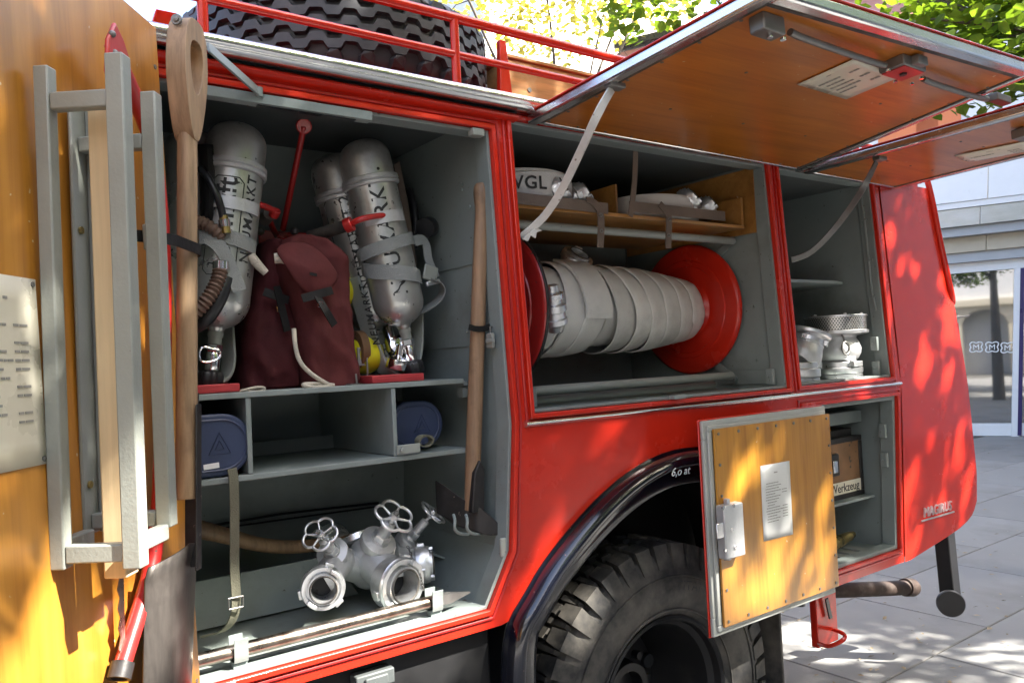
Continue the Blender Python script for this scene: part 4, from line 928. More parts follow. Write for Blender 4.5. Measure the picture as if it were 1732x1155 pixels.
def valve(parent, base, a, c):
    part(MB().lathe([(.018, 0), (.018, -.012), (.0155, -.012), (.0155, -.030), (.018, -.030)], base, a, 20), 'valve_neck', 'pale_grey', parent, smooth=40)
    part(MB().lathe([(.018, -.030), (.020, -.032), (.020, -.046), (.018, -.048)], base, a, 6), 'valve_nut', 'chrome', parent, smooth=20)
    part(MB().lathe([(.015, -.048), (.017, -.052), (.017, -.090), (.015, -.094), (.0, -.094)], base, a, 20), 'valve_body', 'chrome', parent, smooth=40)
    vh = MB()
    pr = [(.012, -.090), (.026, -.096), (.029, -.102), (.029, -.132), (.024, -.138), (0, -.138)]; o_, u_, v_ = base, *perp(a)
    def kn(u, v): 
        i = min(int(v*(len(pr)-1)+.5), len(pr)-1); r_, h = pr[i]; t = TAU*u; k = 1+(.07*math.cos(8*t) if r_ > .025 else 0); return o_+V(a)*h+(u_*math.cos(t)+v_*math.sin(t))*r_*k
    vh.grid(kn, 48, len(pr), cu=True); part(vh, 'valve_wheel', 'black_plastic', parent, smooth=50)
rB = .0715
# right-hand set
b1 = Bottle(PY(610, 238, .29), PY(684, 556, .27), rB); b2 = Bottle(PY(560, 262, .41), PY(640, 565, .39), rB)
ba = thing('breathing_apparatus', (1.03, .32, 1.481), 'twin-cylinder breathing set on the red block next to the pickaxe', 'breathing set', 'breathing sets on the shelf')
for b_ in (b1, b2):
    cy_ = part(b_.body(), 'air_cylinder', 'cylinder_paint', ba, smooth=60)
    h = b_.L-.135; part(MB().lathe([(rB+.001, h), (rB+.007, h+.002), (rB+.008, h+.009), (rB+.004, h+.012), (rB+.008, h+.016), (rB+.007, h+.026), (rB+.001, h+.028)], b_.B, b_.a, 48, close=True), 'collar', 'alu_cast', ba, smooth=40)
part(b1.text('NEUMARKT.', .058, b1.L*.50, R(26), 1.15), 'lettering', 'stencil', ba, smooth=0)
part(b2.text('NEUMARKT 2', .040, b2.L*.50, R(12), 1.15), 'lettering', 'stencil', ba, smooth=0)
valve(ba, b1.B, b1.a, b1.c); valve(ba, b2.B+V((0, 0, 0)), b2.a, b2.c)
def wrap_rect(b_, h0, h1, f0, f1, w_=.0022):
    mb = MB(); e = .012/b_.r; pts = [(h0+.012, f0), (h0, f0+e), (h0, f1-e), (h0+.012, f1), (h1-.012, f1), (h1, f1-e), (h1, f0+e), (h1-.012, f0)]
    P2 = []
    for i in range(8):
        a_, c_ = pts[i], pts[(i+1) % 8]
        for k in range(6): t = k/6; P2.append(b_.p(a_[0]+(c_[0]-a_[0])*t, a_[1]+(c_[1]-a_[1])*t, .0008))
    return mb.tube(P2, w_*.5, 4, closed=True)
part(wrap_rect(b2, .10, .40, R(-50), R(-8)), 'stencil_box', 'stencil', ba)
# carrier frame: U-shaped strip at the foot and back rail
uf = [PY(596, 470, .335), PY(618, 545, .32), PY(636, 600, .31), PY(648, 626, .30), PY(668, 636, .295), PY(690, 630, .295), PY(702, 608, .30), PY(705, 570, .31), PY(704, 530, .33)]
part(MB().strap(uf, (-.35, 1, 0), .052, .007, 2), 'carrier_frame', 'pale_grey', ba, bevel=.002)
vs_, fs_ = text_geo('NEUMARKT', .028, .0003, 1.25, .016); A_, B_ = PY(643, 600, .283), PY(612, 470, .305); uu = (B_-A_).normalized(); vv = V((-.9, .25, 0)).normalized(); mid = A_.lerp(B_, .52)+V((.004, -.006, 0))
part(MB().add([mid+uu*p.x+vv*p.y for p in vs_], fs_), 'lettering', 'stencil', ba, smooth=0)
# clutter of chrome fittings between the legs of the frame
part(MB().cyl(PY(655, 555, .33), PY(667, 595, .30), .016, .018, 16).cyl(PY(662, 575, .31), PY(667, 592, .30), .021, n=16), 'connector', 'chrome', ba, smooth=40)
part(MB().lathe([(0, -.012), (.012, -.012), (.026, -.004), (.028, .004), (.016, .008), (.016, .014), (0, .014)], PY(676, 583, .285), V((-.2, -.9, .3)), 24), 'gauge', 'chrome', ba, smooth=40)
part(MB().lathe([(.010, .05), (.012, .02), (.034, .008), (.036, -.004), (.034, -.018), (.02, -.026), (0, -.026)], PY(672, 612, .28), V((.15, -.2, 1)), 28), 'reducer', 'chrome', ba, smooth=40)
part(MB().tube([PY(660, 540, .36), PY(652, 580, .34), PY(660, 600, .31), PY(676, 585, .29)], .006, 8, smooth=2), 'pipe', 'chrome', ba)
# straps
part(b1.pathband([(571, 452), (600, 456), (640, 460), (680, 462), (708, 470)], .040, .006), 'strap', 'webbing', ba)
part(b1.pathband([(590, 446), (615, 432), (650, 417), (690, 404), (703, 402)], .034, .010), 'strap', 'webbing', ba)
part(MB().strap([PY(700, 408, .24), PY(716, 404, .26), PY(722, 416, .26), PY(724, 440, .25), PY(738, 470, .25)], [V((0, .3, 1)), V((.2, .3, 1)), V((.9, .3, .3)), V((1, .2, 0)), V((1, .2, .1))], .030, .003, 2), 'strap', 'webbing', ba)
part(MB().strap([PY(726, 470, .25), PY(742, 474, .25), PY(750, 488, .26), PY(744, 505, .27), PY(722, 522, .28), PY(700, 530, .31)], (.2, 1, .3), .046, .003, 2), 'strap', 'webbing', ba)
q = PY(728, 462, .245); part(MB().obox(q, V((1, .1, -.25)).normalized(), (0, 1, 0), V((.25, 0, 1)).normalized(), .048, .008, .045), 'buckle', 'pale_grey', ba, bevel=.004)
q = PY(732, 478, .243); part(MB().obox(q, V((1, .1, .25)).normalized(), (0, 1, 0), V((-.25, 0, 1)).normalized(), .05, .012, .014), 'buckle_bar', 'alu', ba, bevel=.004)
part(MB().prism([PY(666, 278, .36), PY(676, 272, .37), PY(690, 340, .36), PY(706, 450, .34), PY(700, 470, .34), PY(684, 380, .35)], (.02, .05, 0)), 'back_pad', 'webbing_brown', ba, bevel=.003)
part(MB().tube([PY(690, 320, .40), PY(700, 345, .38), PY(704, 385, .37), PY(700, 420, .38)], .011, 10, smooth=2), 'hose', 'black_plastic', ba, smooth=60)
q = b1.hp(640, 369); part(b1.band(q[0], .032, (R(-30), R(62)), off=.004), 'name_band', 'alu_cast', ba)
# left-hand set
b3 = Bottle(PY(404, 212, .26), PY(365, 562, .24), rB)
bc = thing('breathing_apparatus', (.55, .28, 1.481), 'breathing set with brown corrugated hose half hidden behind the wooden spade grip', 'breathing set', 'breathing sets on the shelf')
part(b3.body(), 'air_cylinder', 'cylinder_paint', bc, smooth=60)
b4 = Bottle(PY(330, 225, .36), PY(300, 566, .34), rB); part(b4.body(), 'air_cylinder', 'cylinder_paint', bc, smooth=60)
h = b3.L-.135; part(MB().lathe([(rB+.001, h), (rB+.007, h+.002), (rB+.008, h+.009), (rB+.004, h+.012), (rB+.008, h+.016), (rB+.007, h+.026), (rB+.001, h+.028)], b3.B, b3.a, 48, close=True), 'collar', 'alu_cast', bc, smooth=40)
part(b3.text('Atemluft', .066, b3.L*.47, R(8), 1.0), 'lettering', 'stencil', bc, smooth=0); part(b3.text('NEUMARKT', .036, b3.L*.52, R(48), 1.2), 'lettering', 'stencil', bc, smooth=0)
part(wrap_rect(b3, b3.L*.24, b3.L*.70, R(-38), R(22)), 'stencil_box', 'stencil', bc)
q = b3.hp(400, 345); part(b3.band(q[0], .030, (R(-60), R(60)), off=.004), 'name_band', 'alu_cast', bc)
valve(bc, b3.B, b3.a, b3.c)
uf = [PY(318, 560, .30), PY(316, 600, .28), PY(324, 636, .27), PY(350, 652, .265), PY(376, 644, .265), PY(388, 620, .27), PY(386, 580, .28), PY(382, 540, .31)]
part(MB().strap(uf, (-.35, 1, 0), .050, .007, 2), 'carrier_frame', 'pale_grey', bc, bevel=.002)
part(b3.pathband([(352, 398), (380, 400), (405, 408), (428, 420)], .034, .006), 'strap', 'webbing', bc)
part(MB().strap([PY(337, 402, .19), PY(352, 400, .175), PY(375, 420, .165), (PY(392, 455, .16)), PY(405, 492, .16)], [V((.2, 0, 1)), V((.4, 0, 1)), V((1, .1, .5)), V((1, .1, .3)), V((1, .1, .25))], .034, .003, 2), 'strap', 'webbing', bc)
def corrug(pts, r, n=46):
    L = MB(); P2 = [V(p) for p in pts]
    for _ in range(3):
        q = [P2[0]]
        for a_, c_ in zip(P2[:-1], P2[1:]): q += [a_*.75+c_*.25, a_*.25+c_*.75]
        P2 = q+[P2[-1]]
    d = [0]
    for a_, c_ in zip(P2[:-1], P2[1:]): d.append(d[-1]+(c_-a_).length)
    N = int(d[-1]/.0022); out = []; k = 0
    for i in range(N+1):
        s = d[-1]*i/N
        while k < len(d)-2 and d[k+1] < s: k += 1
        out.append(P2[k].lerp(P2[k+1], (s-d[k])/max(1e-9, d[k+1]-d[k])))
    return L.tube(out, [r*(1+.16*math.sin(TAU*i/4.5)) for i in range(N+1)], 14)
part(corrug([PY(326, 372, .20), PY(346, 378, .18), PY(362, 388, .17), PY(374, 402, .18)], .014), 'breathing_hose', 'hose_brown', bc, smooth=60)
part(corrug([PY(374, 452, .165), PY(368, 478, .155), PY(352, 505, .15), PY(334, 526, .16), PY(318, 535, .18)], .0155), 'breathing_hose', 'hose_brown', bc, smooth=60)
part(MB().lathe([(.017, 0), (.019, .002), (.019, .020), (.017, .022)], PY(374, 458, .165), PY(374, 446, .166)-PY(374, 458, .165), 20), 'hose_clip', 'chrome', bc, smooth=40)
part(MB().tube([PY(384, 470, .17), PY(372, 505, .165), PY(350, 540, .17), PY(326, 556, .2)], [.016, .018, .018, .016], 12, smooth=2), 'pressure_hose', 'black_plastic', bc, smooth=60)
part(MB().tube([PY(338, 285, .20), PY(352, 300, .18), PY(366, 328, .165), PY(374, 352, .165), PY(377, 368, .168)], .009, 10, smooth=2), 'pressure_hose', 'black_plastic', bc, smooth=60)
part(MB().cyl(PY(378, 365, .168), PY(383, 395, .168), .010, .011, 14), 'connector', 'brass', bc, smooth=40); part(MB().cyl(PY(379, 372, .168), PY(381, 384, .168), .0135, n=14), 'connector_ring', 'chrome', bc, smooth=40)
part(MB().grid(lambda u, v: PY(338+22*u+4*math.sin(PI*v), 245+170*v, .25-.04*math.sin(PI*u)-.02*math.sin(PI*v)), 9, 15), 'back_pad', 'leather', bc, solid=.012, smooth=60)
part(MB().tube([PY(358, 590, .20), PY(342, 585, .20), PY(335, 600, .20), PY(342, 615, .20), PY(372, 608, .20), PY(374, 592, .20)], .0025, 6, closed=True, smooth=2), 'wire_loop', 'chrome', bc)

# ---- maroon canvas bags
def sack(rows, yc, hd, seed, fold=.012):
    """rows: (photo y, left x, right x) outline; superellipse sections with soft folds"""
    def f(u, v):
        k = v*(len(rows)-1); i = min(int(k), len(rows)-2); t = k-i; t2 = t*t*(3-2*t)*.3+t*.7
        y_, xl, xr = [rows[i][j]*(1-t2)+rows[i+1][j]*t2 for j in range(3)]
        A_, B_ = PY(xl, y_, yc), PY(xr, y_, yc); c_ = (A_+B_)/2; hw = (B_.x-A_.x)/2; a = TAU*u; ca, sa = math.cos(a), math.sin(a)
        d = hd*(1-.25*(1-v)**2-.2*max(0, v-.9)*10*.4); ex = .62
        p = c_+V((hw*abs(ca)**ex*(1 if ca > 0 else -1), d*abs(sa)**ex*(1 if sa > 0 else -1), 0))
        nz = noise.fractal(V((p.x*9+seed, p.z*5+seed, 1.3)), .8, 2.0, 4)*fold+noise.noise(V((p.x*28+p.z*10, p.z*16-seed, 4)))*fold*.45
        cr_ = abs(noise.noise(V((p.x*6+p.z*9, p.z*4-p.x*7+seed, 9))))*fold*1.1
        if v < .97: p += V((ca*.4, sa, 0))*(nz-cr_)
        return p
    mb = MB(); nu, nv = 72, 56; mb.grid(f, nu, nv, cu=True); mb.f += [tuple(range(nu)), tuple(range((nv-1)*nu, nv*nu))]; return mb
bL = thing('canvas_bag', (.70, .27, 1.461), 'dark maroon canvas bag with black buckle strap beside the breathing set with corrugated hose', 'bag', 'canvas bags on the shelf')
part(sack([(410, 442, 484), (416, 437, 494), (436, 432, 498), (470, 424, 496), (510, 414, 496), (560, 406, 497), (605, 400, 497), (640, 397, 497), (654, 400, 494), (658, 412, 486)], .315, .10, 3.1, .024), 'body', 'canvas_dark', bL, smooth=80)
bR = thing('canvas_bag', (.83, .26, 1.461), 'maroon canvas bag with pointed flap buckled down, leaning against its darker twin', 'bag', 'canvas bags on the shelf')
part(sack([(402, 484, 522), (408, 474, 540), (424, 468, 560), (450, 468, 575), (490, 474, 580), (530, 484, 583), (575, 492, 586), (615, 496, 591), (642, 498, 594), (652, 502, 590), (656, 515, 580)], .255, .105, 8.7, .024), 'body', 'canvas', bR, smooth=80)
fl0 = [(462, 420), (480, 408), (515, 406), (545, 424), (573, 462), (574, 472), (562, 488), (541, 510), (520, 498), (500, 480), (486, 455), (474, 438)]
fp = [PY(x, y, .126+.03*max(0, (430-y)/25)+.012*abs((x-530)/45)**2) for x, y in fl0]
mb = MB(); c_ = PY(522, 455, .118); N = len(fp); rg = [fp, [p.lerp(c_, .35)+V((0, -.004, 0)) for p in fp], [p.lerp(c_, .7)+V((0, -.006, 0)) for p in fp]]
vs_ = rg[0]+rg[1]+rg[2]+[c_+V((0, -.006, 0))]; fs_ = []
for j in range(2): fs_ += [(j*N+i, j*N+(i+1) % N, (j+1)*N+(i+1) % N, (j+1)*N+i) for i in range(N)]
fs_ += [(2*N+i, 2*N+(i+1) % N, 3*N) for i in range(N)]; mb.add(vs_, fs_); part(mb, 'flap', 'canvas', bR, solid=.006, smooth=80, sub=1)
def bstrap(parent, a, b_, wd, y): 
    part(MB().strap([PY(*a, y), PY((a[0]+b_[0])/2, (a[1]+b_[1])/2, y-.006), PY(*b_, y)], (0, .1, 1) if abs(a[0]-b_[0]) > abs(a[1]-b_[1]) else (1, .2, 0), wd, .0035, 2), 'leather_strap', 'leather', parent)
bstrap(bR, (511, 505), (562, 491), .020, .112); bstrap(bR, (536, 500), (566, 550), .019, .108); bstrap(bL, (446, 493), (488, 508), .020, .196); bstrap(bL, (468, 484), (486, 560), .019, .192)
mb = MB(); [mb.tube([PY(x-4, y-3, .104), PY(x+4, y-3, .104), PY(x+4, y+5, .104), PY(x-4, y+5, .104)], .0016, 6, closed=True) for x, y in ((542, 514),)]; part(mb, 'buckle', 'chrome', bR)
mb = MB(); [mb.tube([PY(x-3, y-3, .189), PY(x+3, y-3, .189), PY(x+3, y+5, .189), PY(x-3, y+5, .189)], .0016, 6, closed=True) for x, y in ((472, 522),)]; part(mb, 'buckle', 'chrome', bL)
part(MB().tube([PY(497, 556, .155), PY(499, 585, .148), PY(506, 612, .142), (PY(525, 632, .138)), PY(552, 649, .135), PY(562, 653, .135), PY(540, 656, .128), PY(515, 653, .13), PY(512, 650, .135), PY(540, 649, .142), PY(565, 652, .14)], .0058, 8, smooth=2), 'cord', 'rope', bR, smooth=60)
part(MB().tube([PY(464, 437, .175), PY(480, 436, .168), PY(495, 444, .165), PY(508, 452, .17)], [.013, .014, .013, .010], 10, smooth=1), 'rope_bundle', 'rope', bR, smooth=60)
part(MB().tube([PY(424, 432, .19), PY(434, 446, .185), PY(450, 462, .18)], [.011, .012, .009], 10, smooth=1), 'rope_bundle', 'rope', bL, smooth=60)
part(MB().tube([PY(405, 662, .16), PY(430, 655, .15), PY(448, 655, .15), PY(446, 662, .15), PY(420, 663, .15)], .004, 6, smooth=2), 'cord', 'rope', bL)
q = PY(530, 464, .106); part(MB().obox(q, V((1, 0, -.15)).normalized(), (0, 1, 0), (0, 0, 1), .018, .003, .007), 'flap_tab', 'leather', bR)

# ---- yellow balls behind the bags
for c_, r_, lab in ((PY(617, 600, .34), .054, 'yellow plastic ball with brown band and wire clip between bag and breathing set'), (PY(573, 492, .38), .050, 'yellow ball mostly hidden behind the flap of the maroon bag')):
    yo = thing('yellow_ball', c_-V((0, 0, r_)), lab, 'ball', 'yellow balls on the shelf'); part(MB().ball(c_, r_, nu=32, nv=20), 'shell', 'yellow', yo, smooth=80)
    part(MB().lathe([(r_*.86, -.012), (r_*1.03, -.010), (r_*1.03, .012), (r_*.86, .014)], c_+V((-.018, 0, .012)), V((-1, 0, .0)), 32), 'band', 'bag_box', yo, smooth=40)
    d = c_+V((-.030, -r_*.8, -.02)); part(MB().tube([d+V((0, 0, .03)), d+V((.012, -.006, .03)), d+V((.012, -.006, -.05)), d+V((.0, -.004, -.058)), d+V((-.012, 0, -.05))], .0028, 6, smooth=1).obox(d+V((.0, .004, .015)), (1, 0, 0), (0, 1, 0), (0, 0, 1), .022, .004, .05), 'wire_clip', 'alu', yo)
# small wire stand on the shelf edge
part(MB().tube([PY(602, 632, .15), PY(604, 652, .15)], .0025, 6).box(PY(590, 657, .15).x, PY(608, 655, .15).x, .14, .165, 1.4612, 1.464), 'shelf_clip', 'steel_strut')

# ---- blue oval tins
def tin(x0, x1, zc, hh, y0, y1, lab, seed):
    t = thing('oval_tin', ((x0+x1)/2, (y0+y1)/2, zc-hh), lab, 'tin', 'blue tins under the shelf')
    def st(x0, x1, hh, zc): 
        P_ = []
        for i in range(13): a = -PI/2+PI*i/12; P_.append((x1-hh+hh*math.cos(a), zc+hh*math.sin(a)))
        for i in range(13): a = PI/2+PI*i/12; P_.append((x0+hh+hh*math.cos(a), zc+hh*math.sin(a)))
        return P_
    def ex(P_, y0, y1): return MB().prism([(x, y0, z) for x, z in P_], (0, y1-y0, 0))
    part(ex(st(x0+.004, x1-.004, hh-.004, zc), y0+.03, y1), 'can', 'tin_blue', t, bevel=.004)
    part(ex(st(x0, x1, hh, zc), y0, y0+.028), 'lid', 'tin_blue', t, bevel=.006, seg=3)
    A_ = st(x0+.014, x1-.014, hh-.014, zc); part(MB().tube([V((x, y0-.0006, z)) for x, z in A_], .0028, 6, closed=True), 'lid_bead', 'tin_blue', t)
    c = V(((x0+x1)/2+.016, y0-.0006, zc)); e = MB(); e.tube([c+V((0, 0, .028)), c+V((.024, 0, -.020)), c+V((-.024, 0, -.020))], .0012, 4, closed=True).tube([c+V((0, 0, .010)), c+V((.010, 0, -.010)), c+V((-.010, 0, -.010))], .0012, 4, closed=True)
    part(e, 'embossed_mark', 'tin_blue', t); return t, c
tt, c = tin(.425, .607, 1.3445, .0705, .128, .46, 'blue oval tin with paint scuff on its lid above the hanging webbing strap', 1)
part(MB().obox(c+V((-.02, -.0006, -.045)), (1, 0, .06), (0, 1, 0), (-.06, 0, 1), .034, .001, .012), 'scuff', 'lettering_white', tt)
tin(.99, 1.158, 1.340, .066, .19, .46, 'blue oval tin beside the small coil of webbing under the shelf', 2)
q = PY(718, 748, .15); part(MB().strap([q+V((.024*math.cos(a)*(1-.02*a), -.0, .016*math.sin(a)*(1-.02*a)+.004)) for a in [TAU*1.5*i/30 for i in range(31)]], (0, 1, 0), .024, .003, 0), 'coiled_strap', 'webbing_olive')

# ---- pickaxe hooked on the right wall
pk = thing('pickaxe', (1.17, .10, 1.0), 'pickaxe hanging head down with long worn wooden handle in the open locker', 'pickaxe')
ha = [PY(814, 318, .085), PY(812, 420, .085), PY(808, 560, .09), PY(803, 700, .10), PY(800, 780, .105), PY(797, 862, .11)]
part(MB().tube([ha[0]+V((0, 0, .014)), ha[0]+V((0, 0, .011)), ha[0]+V((0, 0, -.004)), ha[0]+V((0, 0, -.03)), ha[0]+V((0, 0, -.06))]+ha[1:], [.006, .017, .0225, .0225, .019, .0195, .0205, .0215, .0215, .019], 18, smooth=1), 'handle', 'wood_handle', pk, smooth=60)
part(MB().prism([PY(803, 800, .076), PY(812, 778, .076), PY(820, 793, .076), PY(820, 868, .080), PY(799, 868, .080)], (0, .045, 0)), 'langet', 'black_iron', pk, bevel=.003)
hk = MB()
def loft(secs):
    mb = MB(); n_ = len(secs[0])
    for s in secs: mb.v += [V(p) for p in s]
    for i in range(len(secs)-1): mb.f += [(i*n_+k, i*n_+(k+1) % n_, (i+1)*n_+(k+1) % n_, (i+1)*n_+k) for k in range(n_)]
    mb.f += [tuple(range(n_)), tuple(range((len(secs)-1)*n_, len(secs)*n_))]; return mb
def sec(px, py, y, hh, hy, tw=0): c = PY(px, py, y); return [c+V((tw, -hy, -hh)), c+V((0, hy, -hh)), c+V((0, hy, hh)), c+V((-tw, -hy, hh))]
part(loft([sec(738, 840, .20, .046, .005), sec(752, 848, .18, .044, .009), sec(770, 862, .15, .042, .016), sec(788, 872, .12, .036, .024), sec(806, 879, .10, .034, .027), sec(822, 886, .085, .028, .020), sec(838, 893, .07, .017, .013), sec(852, 901, .055, .005, .004)]), 'head', 'black_iron', pk, bevel=.003)
for x in (770, 791): part(MB().tube([PY(x-3, 870, .085), PY(x, 880, .07), PY(x-2, 895, .065), PY(x+8, 903, .072), PY(x+22, 903, .09)], .0042, 8, smooth=2), 'wall_hook', 'grey_paint', TR)
part(MB().strap([PY(793, 553, .07), PY(806, 557, .066), PY(820, 556, .068), PY(829, 552, .07)], (0, .1, 1), .016, .003, 1), 'handle_strap', 'leather', TR)
q = PY(836, 560, .06); part(MB().tube([q+V((-.014, 0, .012)), q+V((.010, 0, .012)), q+V((.010, 0, -.012)), q+V((-.014, 0, -.012))], .0025, 6, closed=True), 'strap_buckle', 'steel_strut', TR)
# ---- old axe handle at the back of the floor
ob = MB().tube([PY(330, 893, .44), PY(380, 905, .44), PY(440, 922, .44), PY(500, 926, .44), PY(575, 916, .44), PY(640, 905, .43)], [.024, .021, .019, .018, .018, .018], 14, smooth=2).build('axe_handle', 'wood_handle', smooth=60); tag(ob, 'curved wooden tool handle lying at the back of the locker behind the valve manifold', 'handle')

# ---- crowbar in its clips on the sill
A_, B_ = PY(346, 1113, .055), PY(742, 1012, .055); z_ = .905
cb = thing('crowbar', (.8, .055, .88), 'long bare steel bar with pointed tip lying along the locker sill', 'crowbar')
part(MB().tube([(A_.x-.02, .055, z_), ((A_.x+B_.x)/2, .055, z_), (B_.x, .055, z_)], .0155, 14), 'shaft', 'steel_bare', cb, smooth=60)
tipx = PY(795, 998, .055).x; part(loft([[V((B_.x, .055+.0165*math.cos(a), z_+.0165*math.sin(a))) for a in [PI/4+PI/2*k for k in range(4)]], [V((B_.x+.03, .055+.017*math.cos(a), z_+.017*math.sin(a))) for a in [PI/4+PI/2*k for k in range(4)]], [V((tipx, .055+.002*math.cos(a), z_+.002*math.sin(a))) for a in [PI/4+PI/2*k for k in range(4)]]]), 'point', 'steel_strut', cb)
for px in (402, 736):
    x = PY(px, 1060, .055).x; mb = MB()
    mb.strap([(x, .033, .935), (x, .036, .92), (x, .036, .895), (x, .040, .882), (x, .072, .882), (x, .0735, .90), (x, .074, .935)], (1, 0, 0), .030, .003, 1); mb.box(x-.015, x+.015, .045, .066, .8642, .8805)
    part(mb, 'bar_clip', 'grey_paint', TR)

# ---- dividing valve manifold on the locker floor
mf = thing('valve_manifold', (.95, .25, .867), 'cast aluminium hose manifold with three handwheel valves on the locker floor', 'manifold')
def storz(parent, c, n_, r, deep=.05):
    c = V(c); n_ = V(n_).normalized(); u, v = perp(n_)
    pr = [(r*.62, -deep-.02), (r*.66, -deep), (r*.86, -deep), (r*.88, -deep+.010), (r*.97, -deep+.013), (r, -.026), (r, -.010), (r*.96, -.006), (r*.95, 0), (r*.80, 0), (r*.79, -.009), (r*.70, -.009), (r*.69, .007), (r*.56, .008), (r*.545, .0), (r*.53, -.03), (r*.50, -.05)]
    o = part(MB().lathe(pr, c, n_, 56), 'coupling', 'alu', parent, smooth=32)
    part(MB().lathe([(r*.60, .0075), (r*.64, .010), (r*.60, .0115), (r*.555, .0095)], c, n_, 40, close=True), 'gasket', 'rubber', parent, smooth=60)
    part(MB().lathe([(r*.495, -.045), (0, -.045)], c, n_, 32), 'bore', 'dark_void', parent)
    mb = MB()
    for k in range(2):
        a0 = .6+PI*k
        P_ = []
        for i in range(7): t = a0+.55*i/6; P_.append(c+(u*math.cos(t)+v*math.sin(t))*r*.93)
        for i in range(6, -1, -1): t = a0+.55*i/6; P_.append(c+(u*math.cos(t)+v*math.sin(t))*r*.75)
        part(MB().prism([p-n_*.004 for p in P_], n_*.015), 'lug', 'alu', parent, bevel=.0015)
    for k in range(3):
        t = .2+TAU*k/3; q = c+(u*math.cos(t)+v*math.sin(t))*r*1.0-n_*.022; part(MB().obox(q, u*math.cos(t)+v*math.sin(t), n_, u*-math.sin(t)+v*math.cos(t), .012, .020, .022), 'lug', 'alu', parent, bevel=.0015)
    return o
def handwheel(parent, c, a, r):
    c = V(c); a = V(a).normalized(); u, v = perp(a); P_ = []
    for i in range(100): t = TAU*i/100; rr = r*(.80+.22*abs(math.sin(2.5*t))**.8); P_.append(c+(u*math.cos(t)+v*math.sin(t))*rr)
    w_ = part(MB().tube(P_, r*.085, 8, closed=True), 'handwheel', 'alu', parent, smooth=60)
    mb = MB()
    for k in range(5): t = TAU*k/5; mb.tube([c-a*.006, c+(u*math.cos(t)+v*math.sin(t))*r*.8], [r*.085, r*.055], 8)
    mb.lathe([(r*.20, -.016), (r*.24, -.012), (r*.24, .004), (r*.20, .008), (r*.12, .008)], c, a, 20); part(mb, 'spokes', 'alu', parent, smooth=50)
    part(MB().lathe([(r*.13, .0075), (r*.13, .016), (r*.10, .018), (0, .018)], c, a, 6), 'wheel_nut', 'steel_strut', parent, smooth=20)
def bonnet(parent, b_, wc, r, rw):
    b_, wc = V(b_), V(wc); a = (wc-b_).normalized(); L = (wc-b_).length
    part(MB().lathe([(r*.80, -.055), (r*.86, -.020), (r*.98, -.018), (r, -.014), (r, -.002), (r*.97, .002), (r*.55, .006), (r*.50, .012)], b_, a, 44), 'valve_seat', 'alu_cast', parent, smooth=35)
    part(MB().lathe([(r*.46, .006), (r*.50, .010), (r*.50, .026), (r*.46, .029)], b_, a, 6), 'bonnet_nut', 'alu', parent, smooth=20)
    part(MB().lathe([(r*.36, .028), (r*.33, L*.7), (r*.20, L*.72), (r*.14, L*.74), (r*.13, L)], b_, a, 24), 'stem', 'alu_cast', parent, smooth=35)
    handwheel(parent, wc, a, rw)
v1, w1 = PY(562, 934, .215), PY(541, 903, .155); v2, w2 = PY(641, 914, .215), PY(667, 873, .150); v3, w3 = PY(692, 912, .27), PY(732, 867, .225)
n1, n2, n3 = V((-.33, -.93, .02)), V((.16, -.98, -.04)), V((.86, -.48, .03))
c1, c2, c3 = PY(547, 996, .105), PY(683, 990, .110), PY(727, 953, .20)
cb_ = V((.96, .29, .955))
bd_ = MB()
def seg(a, b_, r0, r1): bd_.tube([a, V(a).lerp(V(b_), .5), b_], [r0, (r0+r1)/2*1.04, r1], 28)
a1 = (w1-v1).normalized(); a2 = (w2-v2).normalized(); a3 = (w3-v3).normalized(); k1 = v1-a1*.055; k2 = v2-a2*.060; k3 = v3-a3*.05
seg(v1-a1*.02, k1-a1*.02, .036, .040); seg(v2-a2*.02, k2-a2*.03, .043, .050); seg(v3-a3*.02, k3-a3*.02, .033, .037)
seg(c1-n1.normalized()*.05, k1, .034, .040); seg(c2-n2.normalized()*.05, k2, .045, .052); seg(c3-n3.normalized()*.045, k3, .033, .037)
for k, r_ in ((k1, .043), (k2, .056), (k3, .040)): bd_.ball(k, r_, nu=28, nv=18)
seg(k1, cb_, .036, .045); seg(k2, cb_, .046, .050); seg(k3, cb_, .036, .045); bd_.ball(cb_, .052, nu=28, nv=18); seg(cb_, cb_+V((-.02, .11, .01)), .045, .042)
bd_.obox((k1+k2)/2+V((0, .01, 0)), V((1, 0, 0)), V((0, 1, 0)), ZZ, .14, .012, .05)
part(bd_, 'body', 'alu_cast', mf, smooth=60)
bonnet(mf, v1, w1, .041, .043); bonnet(mf, v2, w2, .049, .052); bonnet(mf, v3, w3, .036, .041)
storz(mf, c1, n1, .053); storz(mf, c2, n2, .0695, .062); storz(mf, c3, n3, .050)
storz(mf, cb_+V((-.03, .20, .05)), (-.1, .9, .35), .062)
part(MB().lathe([(.050, 0), (.062, .004), (.062, .02), (.050, .024)], PY(606, 922, .30), V((-.1, .5, .85)), 40), 'inlet_ring', 'alu', mf, smooth=35)
ch = MB(); cp = [PY(690, 925, .20), PY(700, 950, .14), PY(710, 970, .12), PY(716, 995, .115)]
for i in range(15):
    t = i/14*3; k = min(int(t), 2); p = cp[k].lerp(cp[k+1], t-k); d = (cp[k+1]-cp[k]).normalized(); s_ = perp(d)[i % 2]; ch.tube([p-d*.006-s_*.0032, p-d*.006+s_*.0032, p+d*.006+s_*.0032, p+d*.006-s_*.0032], .0011, 5, closed=True, smooth=1)
part(ch, 'chain', 'steel_strut', mf)

